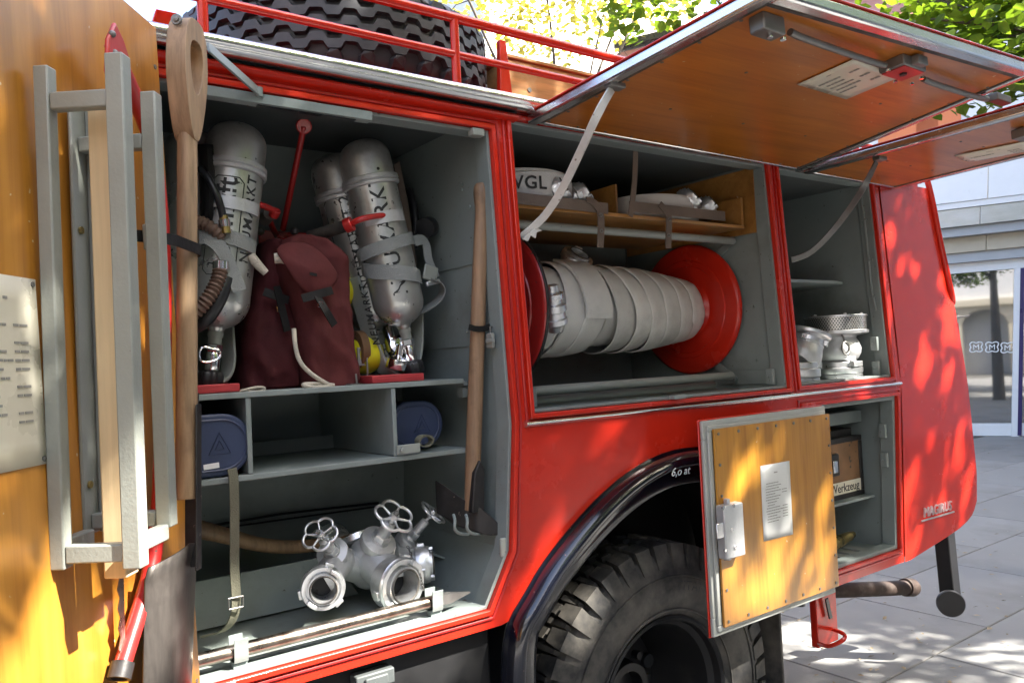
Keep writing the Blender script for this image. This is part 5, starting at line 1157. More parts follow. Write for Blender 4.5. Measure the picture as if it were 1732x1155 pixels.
# ---- hose reel
RC = V((2.0, .415, 1.672))
rl = thing('hose_reel', (2.0, .415, 1.42), 'hose reel with two dished red steel discs in the middle locker', 'hose reel')
def flange(x, sgn, nm):
    pr = [(.0, .045), (.085, .045), (.095, .038), (.118, .006), (.130, .0), (.165, .002), (.174, .016), (.192, .016), (.202, .002), (.232, .0), (.242, -.004), (.248, -.012), (.254, -.012), (.256, -.004), (.250, .006), (.24, .009), (.2, .012), (.115, .008), (.0, .038)]
    return part(MB().lathe(pr, (x, RC.y, RC.z), (-sgn, 0, 0), 72), 'disc', nm, rl, smooth=50)
flange(2.450, 1, 'red_paint'); fl_ = flange(1.525, 1, 'red_worn')
part(MB().tube([(1.525+.006, RC.y+.252*math.cos(t), RC.z+.252*math.sin(t)) for t in [TAU*i/72 for i in range(72)]], .0065, 8, closed=True), 'rim_bead', 'black_iron', rl, smooth=60)
for a in (.9, 2.5, 4.0, 5.4):
    q = V((2.4495, RC.y+.148*math.cos(a), RC.z+.148*math.sin(a))); part(MB().cyl(q+V((.006, 0, 0)), q-V((.0085, 0, 0)), .010, n=14), 'bolt_hole', 'dark_void', rl)
part(MB().cyl((1.53, RC.y, RC.z), (2.446, RC.y, RC.z), .085, n=36), 'drum', 'red_worn', rl, smooth=60)
part(MB().cyl((1.40, RC.y, RC.z), (2.484, RC.y, RC.z), .018, n=16), 'axle', 'grey_paint', rl, smooth=60)
fh = thing('fire_hose', (1.95, .415, 1.52), 'long pale flat fire hose wound in many turns on the red reel', 'fire hose')
def turn(xc, wd, rl_, rr_, tilt, ph, seed, th=.006):
    """one turn of flat hose round the drum: slanted, slightly oval band with soft edges"""
    sec_ = [(-.5, 0), (-.485, .55), (-.45, .92), (-.2, 1.0), (.2, 1.0), (.45, .92), (.485, .55), (.5, 0)]
    def f(u, v):
        k = min(int(v*(len(sec_)-1)+.5), len(sec_)-1); sx, sr = sec_[k]; t = TAU*u
        r0 = rl_+(rr_-rl_)*(sx+.5); w_ = noise.noise(V((math.cos(t)*1.3+seed, math.sin(t)*1.3, seed*3)))
        r_ = r0+th*(sr-1)*1.0+.005*w_+.0012*math.sin(3*t+seed)+.0016*noise.noise(V((t*6, sx*5, seed))); x = xc+sx*wd+tilt*math.cos(t-ph)+.004*noise.noise(V((math.cos(t)*2, math.sin(t)*2+seed, 7)))
        return V((x, RC.y+r_*math.cos(t), RC.z+r_*math.sin(t)))
    return part(MB().grid(f, 84, len(sec_), cu=True), 'hose_turn', 'hose_canvas', fh, smooth=70)
# ph = 3*pi/2 puts the slant between top and bottom of the coil
under = [(1.60, .10, .135, .135), (1.70, .11, .140, .140), (1.82, .12, .138, .136), (1.95, .12, .130, .128), (2.08, .12, .125, .12), (2.20, .12, .115, .11), (2.31, .12, .10, .10), (2.38, .08, .095, .095)]
for i, (x, w_, a, b_) in enumerate(under): turn(x, w_, a, b_, .004, PI/2, i*1.7)
over = [(1.645, .105, .157, .150, .012), (1.735, .110, .167, .158, .018), (1.825, .105, .165, .154, .028), (1.962, .105, .163, .150, -.028), (2.05, .105, .163, .150, -.036), (2.13, .10, .159, .147, -.040), (2.215, .105, .155, .140, -.034), (2.295, .09, .146, .130, -.026), (2.368, .085, .133, .120, -.014)]
for i, (x, w_, a, b_, tl) in enumerate(over): turn(x, w_, a, b_, tl, PI/2, 20+i*2.3)
def on_coil(x, ang, r): return V((x, RC.y+r*math.cos(ang), RC.z+r*math.sin(ang)))
part(MB().strap([on_coil(1.80, R(100), .170), on_coil(1.80, R(125), .176), on_coil(1.80, R(148), .178), on_coil(1.805, R(168), .180), on_coil(1.81, R(185), .181), on_coil(1.81, R(194), .178)], (1, 0, 0), .115, .010, 2), 'hose_tail', 'hose_canvas', fh, bevel=.003, smooth=60)
part(MB().strap([on_coil(1.60, R(205), .178), on_coil(1.60, R(215), .180), on_coil(1.60, R(230), .172)], (1, 0, 0), .07, .014, 2), 'hose_tail', 'hose_canvas', fh, bevel=.003, smooth=60)
A_, B_ = PY(934, 493, .20), PY(940, 553, .225); d = (B_-A_).normalized(); L = (B_-A_).length
part(MB().lathe([(.018, -.02), (.022, 0), (.034, .006), (.034, .022), (.028, .024), (.028, .038), (.040, .042), (.041, .062), (.034, .066), (.034, .085), (.040, .088), (.040, .104), (.030, .110), (.024, .13)], A_, d, 32), 'coupling', 'alu', fh, smooth=32)
storz(fh, on_coil(1.865, R(98), .192), (.10, -.62, .72), .060, .04)

# ---- rolled hoses on the plywood shelf
def roll(c, r, h, lab, txt):
    t = thing('rolled_hose', c, lab, 'fire hose', 'rolled hoses on the plywood shelf'); c = V(c)
    def f(u, v):
        tt = TAU*u; pv = [(0, .2), (.86, 0), (1.0, .06), (1.02, .3), (1.02, .7), (1.0, .94), (.86, 1.0), (.0, .96)]; k = min(int(v*7+.5), 7); rr_, hh = pv[k]
        w_ = 1+.02*noise.noise(V((math.cos(tt)*2+c.x, math.sin(tt)*2, 1))); return c+V((r*rr_*w_*math.cos(tt), r*rr_*.85*w_*math.sin(tt), h*hh*(1+.06*noise.noise(V((math.cos(tt)*1.5, math.sin(tt)*1.5, c.x))))))
    part(MB().grid(f, 64, 8, cu=True), 'roll', 'hose_canvas', t, smooth=60)
    for i in range(3): part(MB().tube([c+V((r*(.9-.14*i)*math.cos(a), r*.85*(.9-.14*i)*math.sin(a), h*1.0)) for a in [TAU*k/48 for k in range(48)]], .006, 6, closed=True), 'hose_edge', 'hose_canvas', t, smooth=60)
    if txt:
        vs_, fs_ = text_geo(txt, .055, .0004, 1.1, .02); mb = MB(); a0 = R(-118)
        mb.add([c+V(((r*1.045+p.z)*math.cos(a0+p.x/r), (r*.89+p.z)*math.sin(a0+p.x/r), h*.48+p.y)) for p in vs_], fs_); part(mb, 'lettering', 'stencil', t, smooth=0)
    return t
h1 = roll((1.545, .285, 1.958), .170, .118, 'rolled white hose marked with dark letters on the plywood shelf', 'WGL')
storz(h1, PY(951, 318, .15), (.55, -.55, .45), .050, .045); storz(h1, PY(990, 325, .19), (.6, -.55, .45), .042, .04)
h2 = roll((2.13, .29, 1.958), .185, .088, 'flatter rolled white hose without letters on the plywood shelf beyond the divider', None)
storz(h2, PY(1172, 333, .16), (.45, -.6, .6), .047, .045); storz(h2, PY(1203, 344, .20), (.5, -.6, .5), .036, .035)

# ---- suction strainers
def strainer_upright(px, y, lab):
    b_ = PY(px, 640, y); zf = 1.3625; t = thing('suction_strainer', (b_.x, y, zf), lab, 'strainer', 'suction strainers in the rear locker'); o = V((b_.x, y, zf)); up = V((0, 0, 1))
    part(MB().lathe([(.088, 0), (.094, .003), (.094, .018), (.088, .020), (.094, .022), (.096, .030), (.096, .044), (.088, .048)], o, up, 56), 'base_ring', 'alu', t, smooth=32)
    mb = MB(); mb.lathe([(.078, .047), (.082, .049), (.082, .070), (.070, .073)], o, up, 48)
    for k in range(3): a = .4+TAU*k/3; mb.obox(o+V((.088*math.cos(a), .088*math.sin(a), .060)), V((math.cos(a), math.sin(a), 0)), V((-math.sin(a), math.cos(a), 0)), up, .022, .055, .022)
    part(mb, 'coupling', 'alu', t, bevel=.002, smooth=32)
    part(MB().lathe([(.070, .072), (.082, .085), (.092, .105), (.094, .125), (.086, .150), (.076, .168), (.080, .180), (.104, .188)], o+V((0, 0, 0)), up, 48), 'body', 'alu_cast', t, smooth=60)
    part(MB().lathe([(.080, .176), (.124, .186), (.126, .190), (.126, .198), (.12, .200), (.0, .200)], o, up, 56), 'flange', 'alu', t, smooth=32)
    # perforated basket with its own UVs (angle, height)
    me = bpy.data.meshes.new('basket'); n_ = 64; vs_ = []; fs_ = []; uvs = []
    for j in range(2):
        for i in range(n_+1): a = TAU*i/n_; vs_.append((o.x+.119*math.cos(a)-ORG[t.name].x, o.y+.119*math.sin(a)-ORG[t.name].y, zf+.2005+.058*j-ORG[t.name].z))
    for i in range(n_): fs_.append((i, i+1, n_+2+i, n_+1+i)); uvs += [(i/n_, 0), ((i+1)/n_, 0), ((i+1)/n_, 1), (i/n_, 1)]
    me.from_pydata(vs_, [], fs_); ul = me.uv_layers.new(name='UVMap')
    for k, q in enumerate(uvs): ul.data[k].uv = q
    for p in me.polygons: p.use_smooth = True
    me.materials.append(MATS['perforated']); ob = bpy.data.objects.new('basket', me); COL.objects.link(ob); ob.parent = t; ORG[ob.name] = ORG[t.name]
    part(MB().lathe([(0, .262), (.121, .262), (.122, .2585), (.121, .2545), (0, .2545)], o, up, 56), 'lid', 'alu', t, smooth=32)
    mb = MB()
    for k in range(5): a = TAU*k/5+.3; q = o+V((.10*math.cos(a), .10*math.sin(a), .2615)); mb.lathe([(.007, 0), (.007, .006), (.004, .009), (0, .009)], q, up, 8)
    part(mb, 'lid_bolts', 'alu', t)
    q = o+V((-.075, -.080, .125)); part(MB().tube([q+V((.026*math.cos(a), -.004, .026*math.sin(a))) for a in [TAU*k/24 for k in range(24)]], .0036, 8, closed=True).tube([q+V((0, 0, .028)), q+V((0, .004, .045)), q+V((.006, .02, .065))], .004, 8), 'pull_ring', 'steel_strut', t, smooth=60)
    part(MB().ball(q+V((.002, .004, 0)), .019, .010, .019), 'relief_cap', 'alu_cast', t, smooth=60)
    return t
strainer_upright(1419, .165, 'aluminium suction strainer with perforated basket and pull ring')
b_ = PY(1352, 640, .13); zf = 1.3625; o = V((b_.x-.012, .13, zf)); up = V((0, 0, 1))
ts = thing('suction_strainer', o, 'tilted aluminium suction fitting without basket next to the red door post', 'strainer', 'suction strainers in the rear locker')
part(MB().lathe([(.078, 0), (.082, .003), (.082, .018), (.078, .020), (.084, .022), (.086, .028), (.086, .052), (.080, .056)], o, up, 56), 'base_ring', 'alu', ts, smooth=32)
mb = MB(); mb.lathe([(.072, .055), (.078, .058), (.078, .080), (.064, .083)], o, up, 48)
for k in range(3): a = -.5+TAU*k/3; mb.obox(o+V((.080*math.cos(a), .080*math.sin(a), .068)), V((math.cos(a), math.sin(a), 0)), V((-math.sin(a), math.cos(a), 0)), up, .022, .05, .024)
part(mb, 'coupling', 'alu', ts, bevel=.002, smooth=32)
tn = V((.30, -.12, .94)).normalized(); tc_ = PY(1366, 566, .12)
part(MB().tube([o+V((0, 0, .075)), o.lerp(tc_, .40)+V((.0, 0, .025)), tc_-tn*.045, tc_-tn*.012], [.064, .078, .068, .064], 36, smooth=2), 'body', 'alu_cast', ts, smooth=60)
part(MB().lathe([(.064, -.045), (.070, -.042), (.070, -.036), (.066, -.034), (.066, -.012), (.086, -.006), (.090, 0), (.090, .010), (.084, .014), (.066, .014), (.064, .0), (.0, -.002)], tc_, tn, 52), 'open_collar', 'alu', ts, smooth=32)
mb = MB(); u, v = perp(tn); [part(MB().obox(tc_+(u*math.cos(a)+v*math.sin(a))*.074-tn*.022, u*math.cos(a)+v*math.sin(a), tn, -u*math.sin(a)+v*math.cos(a), .016, .022, .02), 'lug', 'alu', ts, bevel=.002) for a in (0.4, 2.0, 3.6, 5.2)]

# ---- tool box with its lettered front, brass nozzle
tb = thing('tool_box', (2.93, .30, .873), 'worn brown tool box with black metal edges on the shelf behind small door', 'tool box')
x0, x1, yb0, zb0, zb1 = 2.66, 3.172, .135, .873, 1.122
part(MB().box(x0+.004, x1-.004, yb0+.004, .50, zb0+.001, zb1-.004), 'case', 'bag_box', tb, bevel=.003)
mb = MB(); mb.box(x0, x1, yb0, yb0+.03, zb1-.022, zb1).box(x0, x1, yb0, yb0+.03, zb0, zb0+.020).box(x1-.024, x1, yb0, yb0+.03, zb0+.0205, zb1-.0225).box(x0, x0+.024, yb0, yb0+.03, zb0+.0205, zb1-.0225); part(mb, 'edge_strip', 'black_iron', tb, bevel=.002)
part(MB().box(x0+.026, x1-.026, yb0-.0005, yb0+.003, zb0+.022, zb0+.070), 'name_strip', 'paper', tb)
q = PY(1408, 787, yb0); part(MB().box(q.x-.04, q.x+.04, yb0-.008, yb0+.003, q.z-.045, q.z+.045), 'latch_plate', 'black_iron', tb, bevel=.004); part(MB().box(q.x-.014, q.x+.016, yb0-.016, yb0-.0085, q.z-.03, q.z+.02), 'latch', 'chrome', tb, bevel=.004)
mb = MB(); text_flat(mb, '-Werkzeug', .050, (x1-.155, yb0-.0016, zb0+.030), (1, 0, 0), (0, 0, 1)); part(mb, 'lettering', 'stencil', tb, smooth=0)
part(MB().box(x0+.03, x1-.03, .16, .46, zb1-.0035, zb1+.030), 'carry_tray', 'black_iron', tb, bevel=.004)
A_, B_ = PY(1405, 940, .09), PY(1490, 938, .20); A_.z = B_.z = .712
nz_ = thing('hose_nozzle', (A_.x+.1, .12, .66), 'brass hose nozzle lying on the slatted locker floor below the tool box', 'nozzle')
d = V((1, .16, 0)).normalized(); s0_ = V((2.74, .12, .700))
part(MB().lathe([(.038, 0), (.040, .004), (.040, .03), (.034, .034), (.033, .10), (.028, .22), (.018, .38), (.014, .40), (.014, .41)], s0_, d, 32), 'barrel', 'brass', nz_, smooth=50); part(MB().lathe([(.044, -.035), (.047, -.03), (.047, -.005), (.042, 0), (.0, 0)], s0_, d, 32), 'coupling', 'alu', nz_, smooth=32)
part(MB().tube([(2.66, .20, .69), (2.90, .26, .69), (2.95, .30, .70)], .03, 14, smooth=2), 'hose_stub', 'rubber', nz_, smooth=60)

# ---- spare wheel and wooden box on the roof
SC = V((1.135, .73, 2.315)); SR = .50; SH = .285
sw_ = thing('spare_tyre', SC, 'big spare tyre with zigzag tread lying flat on the roof', 'tyre')
pr = [(.27, .03), (.36, .0), (.44, .006), (.470, .03), (.480, .06), (.482, SH/2), (.480, SH-.06), (.470, SH-.03), (.44, SH-.006), (.36, SH), (.27, SH-.03)]
part(MB().lathe(pr, SC, (0, 0, 1), 96, close=True), 'carcass', 'rubber_spare', sw_, smooth=40)
NP = 34
def zig(z0, z1, ph, name):
    mb = MB(); N = NP*16
    def tri(k): 
        s = (k/16+ph) % 1; return (0 if s < .30 else (s-.30)/.125 if s < .425 else 1 if s < .80 else 1-(s-.80)/.125 if s < .925 else 0)
    vs_ = []
    for i in range(N):
        a = TAU*i/N; o_ = .020*tri(i); c_, s_ = math.cos(a), math.sin(a)
        for r_, z, e in ((.478, z0-.003, 0), (SR, z0, 0), (SR, z1, 0), (.478, z1+.003, 0)): vs_.append(SC+V((r_*c_, r_*s_, z+o_)))
    fs_ = []
    for i in range(N):
        j = (i+1) % N; fs_ += [(4*i+k, 4*j+k, 4*j+k+1, 4*i+k+1) for k in range(3)]
    mb.add(vs_, fs_); return part(mb, name, 'rubber_spare', sw_, smooth=25)
for z0, ph in ((.062, 0), (.108, 0), (.154, 0), (.200, 0)): zig(z0, z0+.026, ph, 'tread_rib')
def lug_mesh(z0, z1, inv):
    d = .048; P_ = []; f = (lambda z: z) if not inv else (lambda z: SH-z)
    def W(r, t, z): return (r*math.cos(t), r*math.sin(t), f(z))
    vs_ = [W(.455, -d*1.1, z0), W(.455, d*1.1, z0), W(.478, d, z1-.008), W(.478, d*.5, z1+.006), W(.478, -d*.5, z1+.006), W(.478, -d, z1-.008), W(.486, -d*.85, z0+.010), W(.486, d*.85, z0+.010), W(.502, d*.8, z1-.012), W(.502, d*.45, z1), W(.502, -d*.45, z1), W(.502, -d*.8, z1-.012)]
    fs_ = [(6, 7, 8, 9, 10, 11), (0, 1, 7, 6), (1, 2, 8, 7), (2, 3, 9, 8), (3, 4, 10, 9), (4, 5, 11, 10), (5, 0, 6, 11)]
    me = bpy.data.meshes.new('tread_block'); me.from_pydata(vs_, [], fs_); me.materials.append(MATS['rubber_spare']); return me
for inv in (0, 1):
    me = lug_mesh(.018, .058, inv)
    for i in range(NP):
        o = bpy.data.objects.new('tread_block', me); COL.objects.link(o); o.parent = sw_; o.rotation_euler = (0, 0, TAU*(i+.1)/NP)
wbx = thing('wooden_box', (2.1, .55, 2.214), 'long varnished wooden box on the roof beyond the spare tyre', 'box')
for y0, z0, z1 in ((.40, 2.215, 2.385), (.398, 2.389, 2.515)): part(MB().box(1.60, 3.0, y0, y0+.025, z0, z1), 'plank', 'wood_box', wbx, bevel=.003)
part(MB().box(1.60, 1.625, .4255, .80, 2.215, 2.513), 'end_board', 'wood_box', wbx, bevel=.003); part(MB().box(1.59, 3.01, .39, .82, 2.5165, 2.530), 'lid', 'wood_box', wbx, bevel=.003)
q = PY(895, 153, .399); part(MB().lathe([(.004, 0), (.008, 0), (.008, .004), (.004, .004)], q, (0, -1, 0), 12), 'screw', 'steel_strut', wbx)

# ================================================================== BUILDINGS AND TREES
FO = V((14.32, 4.28, GZ)); FD = V((-.42, .907, 0)).normalized(); FN = V((-.907, -.42, 0)).normalized(); FU = V((0, 0, 1))-FD*.07
def FB(px, py, o=0):
    p = PP(px, py, FO+FN*o, FN)-FO-FN*o; z = p.z; return (p-FU*z).dot(FD), z
def fpt(s, z, o): return FO+FD*s+FU*z+FN*o
shop = thing('shop_building', FO+FD*2, 'modern white shop front with glass windows and metal canopy behind the fire engine', 'building')
def fbox(s0, s1, z0, z1, o0, o1, name, m, parent=None, **k):
    return part(MB().hexa([fpt(s0, z0, o0), fpt(s1, z0, o0), fpt(s1, z0, o1), fpt(s0, z0, o1), fpt(s0, z1, o0), fpt(s1, z1, o0), fpt(s1, z1, o1), fpt(s0, z1, o1)]), name, m, parent or shop, **k)
def zf_(py, o=0, px=1660): return FB(px, py, o)[1]
SA, SB = -7.0, 6.6
zp = zf_(337, .55); zq = zf_(112, .55)
sx = FB(1671, 310, .55)[0]
s = sx-1.6*5
while s < SB: fbox(s+.006, s+1.594, zp, zp+2.15, .40, .55, 'facade_panel', 'panel_white', bevel=.004); s += 1.6
fbox(SA, SB, zp-.10, zp-.004, .42, .53, 'ledge', 'frame_white')
z1 = zf_(350, .50); z2 = zf_(379, .50)
s = sx-1.6*5+.9
while s < SB: fbox(s+.004, s+2.396, z2, zp-.105, .36, .50, 'canopy_fascia', 'fascia_metal', bevel=.004); s += 2.4
z3 = zf_(397, .30); fbox(SA, SB, z3, z2-.003, .0, .42, 'soffit', 'soffit_grey')
z4 = zf_(424, .24); 
s = sx-1.9*5
while s < SB: fbox(s+.004, s+1.896, z4, z3-.003, .02, .24, 'beam', 'beam_beige', bevel=.004); s += 1.9
z5 = zf_(441, .18); fbox(SA, SB, z5, z4-.003, .01, .18, 'lower_soffit', 'soffit_grey')
z6 = zf_(459, .05); z7 = zf_(716, .04); z8 = zf_(737, .04)
fbox(SA, SB, z6, z5-.003, -.05, .06, 'window_head', 'frame_white')
sR0, sR1 = FB(1723, 600, .05)[0], FB(1713, 600, .05)[0]
Wd = 2.9; edges = [sR1+Wd*k for k in range(-2, 5)]
for k, e in enumerate(edges):
    fbox(e-.11, e, .0, z6-.003, -.05, .07, 'window_mullion', 'frame_white', bevel=.004)
    fbox(e+.001, e+Wd-.111, max(z8, .0), z7, -.05, .06, 'window_sill', 'frame_white', bevel=.004)
    fbox(e+.001, e+Wd-.111, z7+.003, z6-.004, -.01, .0, 'window_pane', 'shop_pane')
fbox(sR0-.06, sR0-.002, .02, z6-.003, .0, .08, 'door_frame', 'frame_violet')
fbox(SA, SB, -.2, zp+2.4, -.5, -.06, 'rear_wall', 'render_white')
# butterfly-shaped M emblems stuck on the glass
for px, py in ((1651, 587), (1678, 587), (1704, 588)):
    s_, z_ = FB(px, py, .004); mb = MB(); P_ = []; r_ = .095
    for i in range(48): t = TAU*i/48; rr = r_*(.80+.28*abs(math.sin(2*t))**1.6-.06*math.cos(4*t)); P_.append(fpt(s_-rr*1.05*math.cos(t), z_+rr*.95*math.sin(t), .003))
    mb.tube(P_, .010, 5, closed=True); text_flat(mb, 'M', .13, fpt(s_, z_-.045, .003), -FD, FU, .003); part(mb, 'emblem', 'lettering_white', shop, smooth=0)
# orange letters and warm panel high on the front
zz = zf_(73, .56, 1612); s_ = FB(1612, 70, .56)[0]; mb = MB(); text_flat(mb, 'DROGERIE', .34, fpt(s_, zz, .56), -FD, FU, .012, 1.05); part(mb, 'sign_letters', 'sign_orange', shop, smooth=0)
fbox(s_-3, s_+3.5, zz-.18, zz+.62, .50, .555, 'sign_board', 'panel_white')
fbox(SA, SB, zz+.70, zz+1.15, .30, .60, 'roof_edge', 'render_pink'); fbox(SA, SB, zz+1.2, zz+1.32, .2, .75, 'roof_gutter', 'dark_void')
fbox(SA, SB, zp+2.16, zz-.2, .30, .45, 'upper_wall', 'render_white')
s_, z_ = FB(1590, 215, .56); fbox(s_-.3, s_+.35, z_-.45, z_+.35, .555, .58, 'poster', 'sign_orange')
s_, z_ = FB(1530, 200, .56); fbox(s_-.5, s_+.4, z_-.35, z_+.3, .555, .58, 'poster', 'sign_orange')

# far houses beyond the roof of the engine
def house(name, c, ang, wd, ht, dp, m, lab, cols, rows, w0, h0, zb, roofm='render_pink'):
    c = V(c); u = V((math.cos(ang), math.sin(ang), 0)); n_ = V((u.y, -u.x, 0)); h_ = thing(name, c, lab, 'building')
    def bx(s0, s1, z0, z1, o0, o1): 
        q = lambda s, z, o: c+u*s+n_*o+ZZ*z
        return MB().hexa([q(s0, z0, o0), q(s1, z0, o0), q(s1, z0, o1), q(s0, z0, o1), q(s0, z1, o0), q(s1, z1, o0), q(s1, z1, o1), q(s0, z1, o1)])
    part(bx(-wd/2, wd/2, 0, ht, -dp, 0), 'wall', m, h_); part(bx(-wd/2-.4, wd/2+.4, ht, ht+.35, -dp-.4, .4), 'cornice', 'render_white', h_)
    q = lambda s, z, o: c+u*s+n_*o+ZZ*z
    part(MB().hexa([q(-wd/2-.4, ht+.36, .4), q(wd/2+.4, ht+.36, .4), q(wd/2+.4, ht+.36, -dp-.4), q(-wd/2-.4, ht+.36, -dp-.4), q(-wd/2+1, ht+3, -dp/2+.2), q(wd/2-1, ht+3, -dp/2+.2), q(wd/2-1, ht+3, -dp/2-.2), q(-wd/2+1, ht+3, -dp/2-.2)]), 'roof', roofm, h_)
    for j in range(rows):
        for i in range(cols):
            s = -wd/2+wd*(i+.5)/cols; z = zb+j*(ht-zb)/rows
            w_ = part(bx(s-w0/2-.12, s+w0/2+.12, z-.12, z+h0+.12, .0, .08), 'window', 'frame_white', h_); part(bx(s-w0/2, s-.04, z, z+h0, .081, .10), 'pane', 'shop_pane', w_); part(bx(s+.04, s+w0/2, z, z+h0, .081, .10), 'pane', 'shop_pane', w_)
    return h_
d = ray(1030, 60); d.z = 0; d.normalize(); p = CAM+d*34; p.z = GZ
house('far_house', p, 0, 13, 24, 9, 'render_white', 'pale far house with rows of tall windows seen above the roof rails', 5, 7, 1.3, 2.0, 1.5)
d2 = ray(860, 50); d2.z = 0; d2.normalize(); p = CAM+d2*40; p.z = GZ
house('far_house', p+V((-1, 3, 0)), 0, 14, 24, 9, 'render_pink', 'pink rendered far house behind the yellow-leaved tree', 5, 7, 1.2, 1.9, 1.5)
# arcaded house across the square: it stands behind the onlooker's left and shows in the shop glass
hp_ = PP(1665, 540, FO, FN); rd = (hp_-CAM).normalized(); rf = rd-FN*2*rd.dot(FN); rf.z = 0; rf.normalize()
ac = hp_+rf*26; ac.z = GZ; au = V((-rf.y, rf.x, 0)); ar = thing('arcade_house', ac, 'cream house with ground-floor arches across the square', 'building')
def aq(s, z, o): return ac+au*s+rf*o+ZZ*z
def abx(s0, s1, z0, z1, o0, o1): return MB().hexa([aq(s0, z0, o0), aq(s1, z0, o0), aq(s1, z0, o1), aq(s0, z0, o1), aq(s0, z1, o0), aq(s1, z1, o0), aq(s1, z1, o1), aq(s0, z1, o1)])
part(abx(-9, 9, 3.4, 11, 0, 6), 'upper_wall', 'render_white', ar); part(abx(-9, 9, 0, 3.4, .7, 6), 'inner_wall', 'soffit_grey', ar); part(abx(-9, 9, 3.1, 3.39, -.15, .3), 'string_course', 'plaster_cream', ar)
for k in range(8):
    s = -8.4+k*2.4; part(abx(s-.3, s+.3, 0, 2.2, 0, .6), 'pier', 'plaster_cream', ar)
    if k < 7:
        c0 = s+1.2; P_ = [(s-.3, 2.2), (s+.3, 2.2)]+[(c0-.9*math.cos(t), 2.2+.75*math.sin(t)) for t in [PI*i/14 for i in range(1, 14)]]+[(s+2.1, 2.2), (s+2.1, 3.09), (s-.3, 3.09)]
        part(MB().prism([aq(a, b_, .01) for a, b_ in P_], rf*.55), 'arch', 'plaster_cream', ar)
    w_ = part(abx(s-.5, s+.5, 5.0, 7.0, -.06, 0), 'window', 'dark_void', ar)

# town houses round the square, out of frame: they show in paint, chrome and glass
house('town_house', (6, -17, GZ), PI, 46, 11, 8, 'render_brown', 'long brown town house facing the square, mirrored in the paintwork', 14, 3, 1.2, 1.8, 1.2)
house('town_house', (21, -10.5, GZ), PI*.62, 20, 10, 8, 'render_white', 'white town house at the far corner of the square, mirrored in the paintwork', 7, 3, 1.2, 1.8, 1.2)

# ---- trees
def tree(name, base, h, blobs, n, size, leafm, lab, seed, limbs=9, r0=.17, shape='diamond', group=None, keep=None):
    r = random.Random(seed); base = V(base); t = thing(name, base, lab, 'tree', group)
    tr_ = MB(); top = base+V((r.uniform(-.3, .3), r.uniform(-.3, .3), h)); tr_.tube([base, base.lerp(top, .3)+V((.06, .03, 0)), base.lerp(top, .65), top], [r0*1.25, r0, r0*.75, r0*.3], 12, smooth=1)
    ends = []
    for i in range(limbs):
        c, rad, _w = blobs[i % len(blobs)]; e = V(c)+V((r.gauss(0, .45)*rad[0], r.gauss(0, .45)*rad[1], r.gauss(0, .3)*rad[2])); s = base.lerp(top, r.uniform(.45, .9)); m_ = s.lerp(e, .5)+V((0, 0, r.uniform(.1, .5)))
        if keep and not all(keep(s.lerp(m_, x_/8)) and keep(m_.lerp(e, x_/8)) for x_ in range(9)): continue
        tr_.tube([s, m_, e], [r0*.42, r0*.24, r0*.06], 7, smooth=1); ends.append(e)
        for k in range(3):
            f = m_.lerp(e, r.uniform(.2, .9)); g = f+V((r.gauss(0, .6), r.gauss(0, .6), r.gauss(0, .35)))
            if keep and not (keep(g) and keep(f)): continue
            tr_.tube([f, f.lerp(g, .5)+V((0, 0, .08)), g], [r0*.10, r0*.07, r0*.02], 5)
    part(tr_, 'trunk', 'bark', t, smooth=60)
    tot = sum(b[2] for b in blobs); lf = MB(); vv, ff = lf.v, lf.f; done = 0
    while done < n:
        q = r.uniform(0, tot)
        for c, rad, w_ in blobs:
            q -= w_
            if q <= 0: break
        while True:
            d = V((r.uniform(-1, 1), r.uniform(-1, 1), r.uniform(-1, 1)))
            if d.length <= 1 and r.random() < .35+.65*d.length: break
        cl = V((c[0]+d.x*rad[0], c[1]+d.y*rad[1], c[2]+d.z*rad[2])); k = r.randint(6, 16)
        for _ in range(k):
            p = cl+V((r.gauss(0, .16), r.gauss(0, .16), r.gauss(0, .10)))
            done += 1
            if keep and not keep(p): continue
            a = r.uniform(0, TAU); tl = r.uniform(-.9, .5); u = V((math.cos(a)*math.cos(tl), math.sin(a)*math.cos(tl), math.sin(tl))); b_ = V((-math.sin(a), math.cos(a), r.uniform(-.5, .5))).normalized(); nn = u.cross(b_)
            s = size*r.uniform(.7, 1.25); o = len(vv)
            if shape == 'heart':
                vv += [p, p+u*s*.18+b_*s*.40+nn*s*.06, p+u*s*.55+b_*s*.42+nn*s*.05, p+u*s*1.05-nn*s*.05, p+u*s*.55-b_*s*.42+nn*s*.05, p+u*s*.18-b_*s*.40+nn*s*.06, p+u*s*.5-nn*s*.03]
                ff += [(o, o+1, o+2, o+6), (o+6, o+2, o+3), (o, o+6, o+4, o+5), (o+6, o+3, o+4)]
            else:
                vv += [p, p+u*s*.5+b_*s*.42, p+u*s, p+u*s*.5-b_*s*.42]; ff += [(o, o+1, o+2, o+3)]
    cw_ = lf.build('crown', leafm, t, smooth=0, recalc=False); cw_['kind'] = 'stuff'
    return t
def along(px, py, dist): d = ray(px, py).normalized(); return CAM+d*dist
